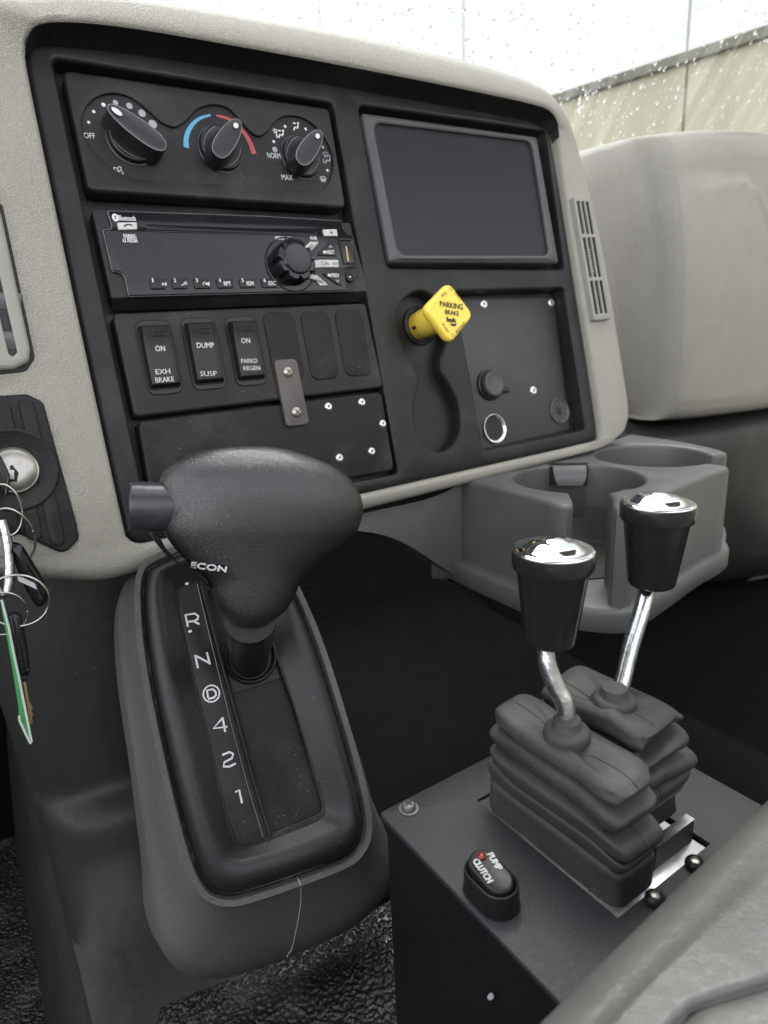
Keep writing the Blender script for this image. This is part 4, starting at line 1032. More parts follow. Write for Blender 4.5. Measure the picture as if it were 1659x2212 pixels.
for t, dy in ((0.965, 0.004), (0.985, 0.012), (0.997, 0.024), (1.0, 0.045)): rows.append([Vector(q) + Vector((0, dy - 0.002, 0)) for q in prow(t, 0)])
rows.append([Vector(q) + Vector((0, 0.14, 0.01)) for q in rows[-1]])
# moulded line of the upper tray, a shallow groove with a raised lip
groove = [Vector(p) for p in (ct(1000, 938), ct(1120, 934), ct(1240, 915), ct(1340, 912), ct(1385, 935), ct(1420, 985), ct(1450, 1060), ct(1480, 1180), ct(1510, 1350))]
def gdist(P):
    c = P - CAM; d = Vector((CA.x * c.x + CB.x * c.y + CU.x * c.z, CA.y * c.x + CB.y * c.y + CU.y * c.z, CA.z * c.x + CB.z * c.y + CU.z * c.z))
    p = Vector((PX + F * d.x / d.z, PY + F * d.y / d.z)); best = 1e9; sg = 1; tt = 0
    for i in range(len(groove) - 1):
        a, b = groove[i], groove[i + 1]; ab = b - a; t = max(0, min(1, (p - a).dot(ab) / ab.length_squared)); q = a + ab * t; dd = (p - q).length
        if dd < best: best = dd; sg = 1 if ab.x * (p.y - a.y) - ab.y * (p.x - a.x) > 0 else -1; tt = (i + t) / (len(groove) - 1)
    return best * sg, tt
dense = []
for a, b in zip(rows, rows[1:]):                     # refine so that the groove reads
    n = 4 if len(dense) > 16 else 2
    for k in range(n): dense.append([Vector(p).lerp(Vector(q), k / n) for p, q in zip(a, b)])
dense.append(rows[-1])
def finer(r):
    o = []
    for p, q in zip(r, r[1:]):
        for k in range(4): o.append(Vector(p).lerp(Vector(q), k / 4))
    o.append(Vector(r[-1])); return o
dense = [finer(r) for r in dense]
for r in dense[8:-12]:
    for i, P in enumerate(r):
        dd, tt = gdist(P)
        if tt > 0.0 and -150 < dd < 10:
            on_ = min(1, tt * 3); u_ = -dd
            step = max(0, 1 - u_ / 150) if u_ > 12 else (max(0, u_ / 12) if u_ > 0 else 0)
            rid = -0.25 * max(0, 1 - abs(dd - 4) / 6)
            r[i] = P + Vector((0, 0.016 * on_ * (step + rid), 0))
g = MB(); g.grid(dense); g.build('padded_shell', 'pad_far', pdash, 70)
# darker lower section under it
lowc = [(1215, 898, .86), (1280, 901, .74), (1330, 905, .675), (1400, 918, .66), (1470, 918, .64), (1560, 910, .625), (1680, 893, .62), (1900, 860, .63)]
rows = []
for dy_px, dd in ((-45, .10), (-22, .055), (-8, .035), (0, .02), (14, .004), (40, -.006), (70, -.004), (130, 0.005), (200, 0.018), (290, 0.045), (340, 0.075)):
    rows.append(spline([at_y((x + dy_px * 0.10, y + dy_px), yy + dd) for x, y, yy in lowc], 4, False))
rows.append([Vector(q) + Vector((0, 0.25, -0.01)) for q in rows[-1]])
g = MB(); g.grid(rows); g.build('lower_section', 'lowdash', pdash, 70)
# kick panel low on the passenger side
kp_ = thing('kick_panel', 'dark moulded kick panel in the passenger footwell', 'kick panel', None, (0.75, 0.75, 0.7))
g = MB(); rows = []
for pts in ([(1500, 1310, .84), (1570, 1275, .80), (1659, 1235, .77), (1800, 1190, .74)], [(1515, 1335, .825), (1585, 1305, .785), (1670, 1270, .75), (1800, 1230, .72)],
            [(1560, 1370, .83), (1620, 1350, .79), (1700, 1330, .755), (1800, 1300, .73)], [(1600, 1440, .85), (1680, 1430, .81), (1760, 1420, .78), (1850, 1400, .75)]):
    rows.append(spline([at_y((x, y), yy) for x, y, yy in pts], 4, False))
g.grid(rows); g.build('panel', 'lowdash', kp_, 70)

# ================================================================== CUP HOLDER
cup = thing('cup_holder', 'dark grey plastic double cup holder fixed below the dashboard', 'cup holder', None, (0.52, 0.40, 0.98))
C1, C2, RW = Vector((0.461, 0.385)), Vector((0.590, 0.398)), 0.057
def on(c, r, deg): return (c.x + r * math.cos(R(deg)), c.y + r * math.sin(R(deg)))
poly = [(0.383, 0.452), (0.382, 0.40), (0.3815, 0.36), (0.380, 0.345), (0.378, 0.334), (0.381, 0.327), (0.388, 0.327), (0.398, 0.336)]
poly += [on(C1, RW, a) for a in range(214, -119, -8)]                            # well 1, from slot round the back to the other lip
poly += [(0.424, 0.318), (0.414, 0.311), (0.404, 0.302), (0.400, 0.296), (0.404, 0.290), (0.412, 0.289)]
poly += [(0.43, 0.298), (0.46, 0.301), (0.49, 0.304), (0.52, 0.309), (0.55, 0.313), (0.57, 0.314), (0.583, 0.314), (0.590, 0.319), (0.592, 0.328), (0.590, 0.337)]
poly += [on(C2, RW, a) for a in range(272, -53 - 0, -8)][0:0]
poly += [on(C2, RW, a) for a in range(268, -51, -8)]
poly += [(0.633, 0.356), (0.642, 0.352), (0.650, 0.354), (0.656, 0.362), (0.664, 0.380), (0.672, 0.41), (0.677, 0.45), (0.678, 0.49), (0.60, 0.472), (0.49, 0.460)]
ZT, ZL = 1.060, 0.978
g = MB()
ls = []
for z, d in ((ZL, 0), (ZT - 0.004, 0), (ZT - 0.0022, 0.0004), (ZT - 0.0008, 0.0014), (ZT, 0.0030)): ls.append(z3(inset(poly, d), z))
g.loft(ls); g.sheet(inset(poly, 0.0030), [], ZT)
g.build('body', 'cup', cup, 45)
fl_ = [(0.384, 0.476), (0.373, 0.462), (0.371, 0.42), (0.371, 0.36), (0.373, 0.33), (0.388, 0.302), (0.406, 0.286), (0.43, 0.286), (0.48, 0.294), (0.53, 0.303), (0.59, 0.311), (0.62, 0.330), (0.665, 0.36), (0.684, 0.42), (0.688, 0.48)]
fo_ = spline(fl_, 4)
g = MB(); g.loft([z3(inset(fo_, 0.012), 0.960), z3(inset(fo_, 0.001), 0.9605), z3(fo_, 0.962), z3(fo_, 0.9765), z3(inset(fo_, 0.0012), 0.9795), z3(inset(fo_, 0.004), 0.981)], cap0=True, cap1=True)
g.build('flange', 'cup', cup, 45)
for c in (C1, C2):
    g = MB(); g.lathe([(RW + 0.0004, 1.045), (RW + 0.0002, 1.02), (RW - 0.003, 0.988), (RW - 0.006, 0.9822)], 44, (c.x, c.y, 0), cap1=True)
    # keep only the floor and the back of the lining (the front is open)
    keep = []
    for f in g.f:
        m_ = sum((Vector(g.v[i]) for i in f), Vector()) / len(f); a = math.degrees(math.atan2(m_.y - c.y, m_.x - c.x)) % 360
        if len(f) > 4 or not (190 < a < 350): keep.append(f)
    g.f = keep; g.build('well_lining', 'cup_shaded', cup, 60)
def finger(label, c, a0, a1, z, r0, r1):
    g = MB(); A = []; B = []
    for k in range(9):
        a = R(a0 + (a1 - a0) * k / 8); t = k / 8
        A.append((c.x + r0 * math.cos(a), c.y + r0 * math.sin(a), z - 0.001 * t)); rr = r0 - (r0 - r1) * math.sin(math.pi * min(1, t * 0.75 + 0.12))
        B.append((c.x + rr * math.cos(a), c.y + rr * math.sin(a), z - 0.004 * t - 0.001))
    g.loft([A, B, [(x, y, q - 0.0016) for x, y, q in B], [(x, y, q - 0.0016) for x, y, q in A]], closed=False)
    o = g.build('finger', 'cup', cup, 40)
finger('', C1, 212, 170, ZT - 0.004, RW, RW - 0.016)
finger('', C1, -98, -52, ZT - 0.004, RW, RW - 0.016)
CAa = R(49); ct_, cn_ = Vector((math.sin(CAa), -math.cos(CAa), 0)), Vector((-math.cos(CAa), -math.sin(CAa), 0))
cb_ = Vector((C1.x + RW * math.cos(CAa), C1.y + RW * math.sin(CAa), 0))
def clip_pt(x, n, z): q = cb_ + ct_ * x + cn_ * n; return (q.x, q.y, z)
g = MB(); g.loft([[clip_pt(-0.0185, 0.0035, z), clip_pt(0.0185, 0.0035, z)] for z in (ZT - 0.002, ZT - 0.022)], closed=False)
g.loft([[clip_pt(-0.0185, n, ZT + 0.0004), clip_pt(0.0185, n, ZT + 0.0004)] for n in (-0.0030, 0.0036)], closed=False); g.build('clip_recess', 'gap', cup, 0)
g = MB(); rows = []
for t in range(9):
    a = R(90 * t / 8); rows.append([clip_pt(sx_ * (0.0158 - 0.0045 * (t / 8) ** 4 * abs(sx_)), 0.0035 + 0.0135 * math.sin(a), ZT - 0.0005 - 0.016 * (1 - math.cos(a))) for sx_ in (-1, -0.5, 0, 0.5, 1)])
g.grid(rows); g.grid([[(x, y, z - 0.0016) for x, y, z in r] for r in rows]); g.build('spring_clip', 'cup', cup, 60)
g = MB(); g.loft([[clip_pt(x, n, z) for x, z in ((-0.0165, ZT - 0.021), (0.0165, ZT - 0.021), (0.0165, ZT - 0.052), (-0.0165, ZT - 0.052))] for n in (0.003, 0.0048)], cap1=True); g.build('clip_panel', 'cup_shaded', cup, 30)
# trim that runs from the cup holder to the left under the dash lip
rows = []
topc = [(750, 1116, .474), (830, 1099, .471), (900, 1084, .468), (950, 1068, .464), (985, 1050, .459), (1004, 1034, .4535)]
botc = [(720, 1144, .470), (800, 1150, .467), (858, 1166, .464), (905, 1192, .460), (950, 1222, .457), (1008, 1258, .4535)]
for t in (0, 0.25, 0.5, 0.75, 1.0):
    rows.append(spline([at_y((a[0] + (b[0] - a[0]) * t, a[1] + (b[1] - a[1]) * t), a[2] + (b[2] - a[2]) * t) for a, b in zip(topc, botc)], 4, False))
rows.append([Vector(q) + Vector((0.004, 0.05, -0.01)) for q in rows[-1]])
g = MB(); g.grid(rows); g.build('side_trim', 'cup', cup, 60)

# ================================================================== GEAR SELECTOR CONSOLE
con = thing('gear_console', 'tall dark grey gear selector console with white gear letters', 'gear console', S, (0.018, -0.12, -0.03))
E0 = [(-17, 126), (18, 130), (50, 126), (60, 115), (66.4, 84), (71.5, 50), (74, 8), (74.8, -38), (73.6, -70), (70.5, -85), (64, -93), (52, -95.6), (22, -93.5), (-12.8, -89.5), (-25, -85.5), (-32.6, -78), (-36.7, -63), (-38.5, -37), (-39, -5), (-38.5, 41), (-35.7, 82), (-29, 117)]
E2 = [(-10, 119), (18, 121), (42, 119), (49, 110), (54, 84), (57.5, 50), (59.7, 8), (61.6, -33), (62.5, -58), (61, -70), (56, -75), (46, -76), (22, -75.5), (-6, -71.5), (-14, -69), (-19.5, -64), (-22, -50), (-23.5, -30), (-24.2, -4), (-25, 41), (-23, 85), (-19.5, 112)]
E3 = [(-6, 108), (14, 110), (36, 110), (41, 103), (43.5, 80), (46, 45), (48, 8), (50, -33), (51, -52), (50.5, -62), (48, -67), (40, -68.5), (18, -68), (-4, -66.5), (-10, -65.5), (-13, -60.5), (-14, -48), (-14.2, -30), (-14, -5), (-14.4, 41), (-14, 80), (-13, 104)]
e0, e2, e3 = (spline(mm(e), 5) for e in (E0, E2, E3))
lerp2 = lambda a, b, t: [((1 - t) * p[0] + t * q[0], (1 - t) * p[1] + t * q[1]) for p, q in zip(a, b)]
g = MB(); g.loft([z3(inset(e0, 0.001), -0.012), z3(e0, -0.004), z3(lerp2(e0, e2, .06), -0.0005), z3(lerp2(e0, e2, .18), 0.0025), z3(lerp2(e0, e2, .38), 0.0048), z3(lerp2(e0, e2, .58), 0.0054), z3(lerp2(e0, e2, .82), 0.0044), z3(e2, 0.0030), z3(lerp2(e2, e3, .12), 0.0020), z3(lerp2(e2, e3, .9), -0.0026), z3(e3, -0.0034)])
bz_ = g.build('bezel', 'conbezel', con, 60)
pock = rquad(mm([(11.3, -64), (49.2, -64.6), (47, 8), (43.4, 45), (40.5, 101), (8.5, 101), (9, 41)]), [0.004, 0.005, 0.002, 0.002, 0.004, 0.003, 0.002], 5)
g = MB(); g.sheet(e3, [inset(pock, -0.0008)], -0.0034); g.hole(inset(pock, -0.0008), -0.0034, 0.0048, 0.0008, floor=False); g.build('gate_surround', 'coarse', con, 40)
g = MB(); g.disc(inset(pock, -0.0005), -0.0080); g.build('slide_plate', 'coarse', con, 0)
rb = MB(); rb.tube([(0.0056, 0.105, -0.0030), (0.0068, 0.04, -0.0030), (0.0083, -0.03, -0.0030), (0.0102, -0.065, -0.0030)], 0.0014, 8); rb.build('divider_ridge', 'coarse', con, 60)
stp = rquad(mm([(-10.4, -64.2), (5.0, -65.3), (3.2, -32), (2.2, 20), (2.2, 70), (2.5, 107.5), (-10.5, 106.5), (-12.6, 90), (-12.9, 40), (-12.6, -40)]), [0.004, 0.0008, .001, .001, .001, 0.001, 0.006, .002, .002, .002], 5)
g = MB(); g.plate(stp, -0.0036, -0.0026, 0.0003, 2); sp2_ = g.build('indicator_strip', 'panel', con, 40)
edg = MB(); edg.tube([(0.0029, 0.107, -0.0026), (0.0027, 0.06, -0.0026), (0.0028, 0.01, -0.0026), (0.0037, -0.03, -0.0026), (0.0055, -0.064, -0.0026)], 0.00028, 6); edg.build('strip_edge', 'edge', sp2_, 60)
zs = -0.0026 + 0.00012
def sx(x, y): return S.px(cs(x, y), zs)
g = MB()
def letter(pl):                                       # open, wide strokes like the engraved gear letters
    for p in pl: g.stroke([sx(*q) for q in p], 0.0013, zs)
letter([[(362, 318), (350, 262), (395, 255), (412, 268), (408, 282), (395, 290), (360, 296)], [(385, 290), (417, 306)]])
letter([[(408, 515), (398, 456), (466, 492), (456, 440)], ][:0]); letter([[(410, 516), (396, 452)], [(397, 455), (462, 490)], [(467, 498), (452, 440)]])
c = Vector(sx(474, 637)); o1 = circ(c.x, c.y, 0.0058, 36); o2 = circ(c.x, c.y, 0.0048, 36); g.loft([z3(o1, zs), z3(o2, zs)])
letter([[(458, 656), (453, 622), (480, 616), (494, 628), (496, 643), (486, 656), (458, 662)]])
letter([[(540, 820), (527, 750)], [(528, 752), (484, 803), (550, 795)]])
letter([[(526, 930), (560, 915), (578, 925), (572, 945), (535, 965), (532, 985), (560, 985), (590, 970)]])
letter([[(588, 1108), (606, 1096), (620, 1160)]])
for x, y in ((357, 113), (372, 340)): g.disc(circ(*sx(x, y), 0.0013, 14, 0.0009), zs)
g.build('lettering', 'white', sp2_, 0)
# grey textured housing
k_out, ds, wsd = 9, [1.5, 3.2, 7.0, 10.5, 16.5, 21.5, 23.2, 25, 25], [-6, -0.5, 1.0, -3, -22, -38, -39.5, -50, -95]
db, wb = [1.5, 3.2, 6.5, 9.5, 27, 42, 44, 55, 58], [-6, -0.5, 0.8, -4, -14, -24, -25.5, -34, -80]
nrm = []
for i, p in enumerate(e0):
    a, b = Vector(e0[i - 1]), Vector(e0[(i + 1) % len(e0)]); t = (b - a).normalized(); nrm.append(Vector((-t.y, t.x)))
sgn = 1 if nrm[0].y > 0 else -1
hl_ = []
for k in range(k_out):
    l = []
    for p, n_ in zip(e0, nrm):
        n_ = n_ * sgn; bt = max(0.0, -n_.y); bt = bt * bt * (3 - 2 * bt)
        tp = max(0.0, n_.y) ** 2
        fv = 1.0 if k < 3 else max(0.6, min(1.15, 0.72 - p[1] * 1000 * (0.0042 if p[1] < 0 else 0.0012)))
        d = (ds[k] * fv * (1 - bt) + db[k] * bt) * (1 - 0.35 * tp * (k > 2)); z = wsd[k] * (1 - bt) + wb[k] * bt
        l.append((p[0] + n_.x * d / 1000, p[1] + n_.y * d / 1000, z / 1000))
    hl_.append(l)
for _ in range(4):
    for k in range(3, k_out):
        l = hl_[k]; hl_[k] = [tuple((Vector(l[i - 1]) + Vector(l[i]) * 2 + Vector(l[(i + 1) % len(l)])) / 4) for i in range(len(l))]
g = MB(); g.loft([[tuple(q) for q in l] for l in hl_]); g.build('housing', 'housing', con, 50)
g = MB(); g.loft([z3(inset(e0, -0.0004), -0.0042), z3(inset(e0, -0.0022), -0.0052)]); g.build('gap_dirt', 'dirt', con, 0)

bm = bmesh.new(); bm.from_mesh(bpy.data.objects['housing.001'].data if 'housing.001' in bpy.data.objects else bpy.data.objects['housing'].data)
hb = BVHTree.FromBMesh(bm); bm.free(); hc = CEN[con.name]
ro = S.M.inverted() @ CAM - hc; q = []
for p in spline([(882, 1512), (900, 1560), (898, 1650), (878, 1760), (858, 1850), (838, 1880), (830, 1915), (808, 1936)], 5, False):
    rdv = S.M.inverted().to_3x3() @ ray(cs(*p)); h = hb.ray_cast(ro, rdv.normalized())
    if h[0]: q.append(h[0] + hc + h[1] * 0.0002)
if len(q) > 4: g = MB(); g.tube(q, 0.00028, 5); g.build('stray_thread', 'clear', con, 60)
# ------------------------------------------------------------------ gear lever
lev = Vector(S.px((540, 1422), -0.006)); LB = S.o + S.U * lev.x + S.V * lev.y + S.N * -0.006
GZ = 0.375
GC = at((570, 1115), GZ)
gl_t = thing('gear_lever', 'black leathery T shaped gear lever grip with a silver edged side button', 'gear lever', None, tuple(LB))
camR = [Vector((CA.x, CB.x, CU.x)), Vector((CA.y, CB.y, CU.y)), Vector((CA.z, CB.z, CU.z))]   # lens right, down, forward in the world
Lx = (camR[0] * math.cos(R(20)) + camR[2] * math.sin(R(20))).normalized(); Kz = -camR[1]; My = Kz.cross(Lx)
def gpt(x, y, dm=0.0):                               # point on the grip's middle plane seen at photo pixel x, y
    d = ray((x, y)); t = (GC - CAM).dot(My) / d.dot(My); return CAM + d * t + My * dm
sec = [(1215, 735, 955), (1200, 718, 968), (1180, 702, 1000), (1150, 678, 1035), (1110, 645, 1075), (1040, 612, 1112), (950, 578, 1152), (870, 490, 1222), (800, 420, 1322), (720, 352, 1425), (660, 318, 1482), (600, 305, 1508), (520, 300, 1524), (440, 296, 1508),
       (380, 288, 1475), (320, 296, 1425), (260, 335, 1345), (210, 420, 1230), (170, 520, 1110), (148, 640, 1010), (138, 760, 920)]
dep = [0.0105, 0.0120, 0.0135, 0.0150, 0.0160, 0.0172, 0.0185, 0.0198, 0.0212, 0.0230, 0.0245, 0.0255, 0.0262, 0.0262, 0.0256, 0.0244, 0.0218, 0.0180, 0.0140, 0.0095, 0.0045]
ss = spline([(y, a, b, d * 10000) for (y, a, b), d in zip(sec, dep)], 3, False)
loops_ = []
for y, a, b, d in ss:
    A, B = gpt(*ck(a, y)), gpt(*ck(b, y)); c = (A + B) / 2; h = (B - A) / 2; d /= 10000; l = []
    for k in range(56):
        t = 2 * math.pi * k / 56; ca, sa = math.cos(t), math.sin(t)
        l.append(c + h * math.copysign(abs(ca) ** 0.86, ca) + My * (d * math.copysign(abs(sa) ** 0.92, sa)))
    loops_.append(l)
g = MB(); g.loft(loops_, cap0=True, cap1=True); grip = g.build('grip', 'grip', gl_t, 70)
b0 = gpt(*ck(108, 502)); b1 = gpt(*ck(430, 510)); ax = (b1 - b0).normalized(); bx_ = ax.orthogonal().normalized(); by_ = ax.cross(bx_)
br = (gpt(*ck(300, 350)) - gpt(*ck(300, 652))).length / 2
g = MB(); g.lathe([(br * 0.55, 0.0006), (br * 0.92, 0.0), (br * 0.98, 0.0006), (br, 0.0018), (br, 0.045)], 48, b0, (bx_, by_, ax), cap0=True, cap1=True); g.build('release_button', 'lever_button', gl_t, 40)
g = MB(); q0 = gpt(*ck(395, 505)); g.lathe([(br * 1.02, 0.0), (br * 1.10, -0.0016), (br * 1.16, 0.001), (br * 1.14, 0.010)], 48, q0, (bx_, by_, ax), cap1=False); g.build('button_collar', 'grip', gl_t, 60)
sh0 = gpt(*ck(845, 1190)); shd = (LB - sh0); g = MB()
sdir = shd.normalized(); sX = (Lx - sdir * Lx.dot(sdir)).normalized(); sY = sdir.cross(sX); sl_ = shd.length; r_ = 0.0140
g.lathe([(r_ * 1.06, -0.004), (r_ * 1.05, sl_ * 0.38), (r_ * 0.99, sl_ * 0.40), (r_ * 0.97, sl_ * 0.66), (r_ * 0.93, sl_ * 0.68), (r_ * 0.93, sl_ + 0.004)], 36, sh0, (sX, sY, sdir), cap0=True, cap1=True)
g.build('shaft', 'switch', gl_t, 40)
g = MB(); lc_ = S.loc(LB); g.lathe([(0.0190, -0.0082), (0.0188, -0.0042), (0.0178, -0.0026), (0.0166, -0.0030), (0.0160, -0.0060), (0.0130, -0.0078)], 40, (lc_.x + 0.0005, lc_.y + 0.001, 0), cap1=False)
g.v = [tuple(S.o + S.U * x + S.V * y + S.N * z) for x, y, z in g.v]; g.build('shaft_collar', 'switch', gl_t, 50)
g = MB(); g.plate(rrect(lc_.x + 0.0005, lc_.y - 0.004, 0.036, 0.032, 0.002, 3), -0.0079, -0.0066, 0.0004); g.v = [tuple(S.o + S.U * x + S.V * y + S.N * z) for x, y, z in g.v]; g.build('slider', 'panel', gl_t, 40)
# badge let into the front of the grip (towards the seat): find the surface in front of its pixels
bm = bmesh.new(); bm.from_mesh(grip.data); bvh = BVHTree.FromBMesh(bm)
def onsurf(p, off):
    o = CAM - CEN[grip.name]; h, n_, i, dd = bvh.ray_cast(o, ray(p).normalized())
    return None if h is None else h + CEN[grip.name] + n_ * off
def surf_patch(outline, off, nm, m, thick=0.0006):
    pts = [onsurf(p, off) for p in outline]
    if any(p is None for p in pts): return None
    n_ = (pts[1] - pts[0]).cross(pts[-1] - pts[0]).normalized()
    if n_.dot(CAM - pts[0]) < 0: n_ = -n_
    g = MB(); g.loft([[p - n_ * thick for p in pts], pts], cap1=True); return g.build(nm, m, gl_t, 0)
bd = surf_patch([ck(*p) for p in ((483, 828), (600, 845), (712, 864), (704, 908), (600, 902), (482, 860))], 0.0005, 'badge', 'gloss')
if bd:
    g = MB(); write(g, 'ECON', (492, -850), (700, -882), 34, 0.0, 2.0, fn=lambda p: tuple(onsurf(ck(p[0], -p[1]), 0.0012) or CAM))
    g.build('lettering', 'white', bd, 0)
# dark slash of trim down the left of the grip
g = MB(); wl = ((228, 655), (262, 720), (330, 800), (420, 868), (500, 920), (560, 960), (603, 1000)); wr_ = ((290, 684), (318, 742), (384, 820), (450, 880), (516, 930), (568, 972), (604, 1001))
a_ = [gpt(*ck(*p), -0.003) for p in wl]; b_ = [onsurf(ck(*p), 0.0006) or gpt(*ck(*p), -0.010) for p in wr_]; m_ = [(p + q) / 2 - My * 0.0022 for p, q in zip(a_, b_)]
g.loft([[p + My * 0.012 for p in a_], a_, m_, b_, [p + My * 0.004 for p in b_]], closed=False); g.build('trim_wedge', 'gloss', gl_t, 70)

# ================================================================== CONTROL BOX
XL, XR, YB, YF = 0.1655, 0.3455, 0.2735, -0.06
box = thing('control_box', 'black powder coated steel control box with two levers on top', 'control box', None, (0.255, 0.1, 0.742))
g = MB(); bo = rrect((XL + XR) / 2 + 0.001, (YB + YF) / 2, XR - XL - 0.0035, YB - YF - 0.002, 0.004, 5)
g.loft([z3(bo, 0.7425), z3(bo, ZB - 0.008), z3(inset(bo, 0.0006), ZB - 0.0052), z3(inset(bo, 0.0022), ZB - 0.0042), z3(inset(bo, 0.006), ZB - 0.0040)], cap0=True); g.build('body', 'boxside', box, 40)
cut = [(0.2178, 0.1478), (0.2955, 0.1478), (0.2955, 0.2475), (0.2178, 0.2475)]
po = rrect((XL + XR) / 2, (YB + YF) / 2, XR - XL, YB - YF, 0.003, 4)
g = MB(); g.loft([z3(po, ZB - 0.0032), z3(po, ZB - 0.0008), z3(inset(po, 0.0004), ZB - 0.0002), z3(inset(po, 0.0010), ZB)]); g.sheet(inset(po, 0.0010), [cut], ZB); g.hole(inset(cut, -0.0), ZB, 0.0030, 0.0003, floor=False, n=2)
g.loft([z3(po, ZB - 0.0032), z3(inset(po, 0.010), ZB - 0.0032)])
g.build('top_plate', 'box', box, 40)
g = MB(); g.disc(inset(cut, 0.0002), ZB - 0.0040); g.build('cutout_floor', 'gap', box, 0)
g = MB(); g.plate([(0.2186, 0.1486), (0.2918, 0.1486), (0.2918, 0.2465), (0.2186, 0.2465)], ZB - 0.0036, ZB - 0.0012, 0.0003, 2); g.build('lever_base_plate', 'steel', box, 40)
# bracket standing in front of the second boot
g = MB(); g.box(0.2575, 0.2905, 0.1555, 0.1580, ZB - 0.001, ZB + 0.0125); g.box(0.2575, 0.2905, 0.1580, 0.1600, ZB + 0.0112, ZB + 0.0125); br_ = g.build('bracket', 'dull_steel', box, 0)
g = MB(); g.box(0.2575, 0.2905, 0.1552, 0.1602, ZB + 0.0126, ZB + 0.0132); g.build('bracket_edge', 'steel', box, 0)
def screw(c, r=0.0052, kind='pan'):
    if kind == 'pan':
        g = MB(); g.lathe([(r * 1.15, ZB), (r * 1.15, ZB + 0.0008), (r * 0.82, ZB + 0.0009), (r * 0.80, ZB + 0.0028), (r * 0.62, ZB + 0.0040), (r * 0.3, ZB + 0.0043)], 28, (*c, 0)); o = g.build('screw', 'dull_steel', box, 40)
        g = MB()
        for a in (R(20), R(110)): g.stroke([(c[0] - r * .5 * math.cos(a), c[1] - r * .5 * math.sin(a)), (c[0] + r * .5 * math.cos(a), c[1] + r * .5 * math.sin(a))], 0.0009, ZB + 0.00445 + 0.00002 * a)
        g.build('cross_slot', 'gap', o, 0)
    else:
        g = MB(); g.lathe([(r * 0.92, ZB), (r, ZB + 0.0012), (r * 0.96, ZB + 0.0028), (r * 0.78, ZB + 0.0042), (r * 0.62, ZB + 0.0046), (r * 0.56, ZB + 0.0044), (r * 0.52, ZB + 0.0028)], 28, (*c, 0), cap1=False); o = g.build('socket_bolt', 'switch', box, 50)
        g = MB(); g.lathe([(r * 0.54, ZB + 0.0043), (r * 0.50, ZB + 0.0030), (r * 0.3, ZB + 0.0026)], 6, (*c, 0)); g.build('hex_recess', 'screwm', o, 30)
screw(H.px((883, 1745), 0.001)[:2])
screw(H.px(ce(1190, 1085))[:2], 0.0050, 'cap'); screw(H.px(ce(1355, 940))[:2], 0.0050, 'cap')
def at_x(p, x):
    d = ray(p); return CAM + d * ((x - CAM.x) / d.x)
fx = XL + 0.001; fp = [at_x(ce(507 + 12 * math.cos(k) * (1 + 0.2 * math.sin(3 * k)), 1480 + 14 * math.sin(k)), fx - 0.0004) for k in [2 * math.pi * j / 12 for j in range(12)]]
g = MB(); g.loft([[p + Vector((0.0006, 0, 0)) for p in fp], fp], cap1=True); g.build('paint_fleck', 'white', box, 0)
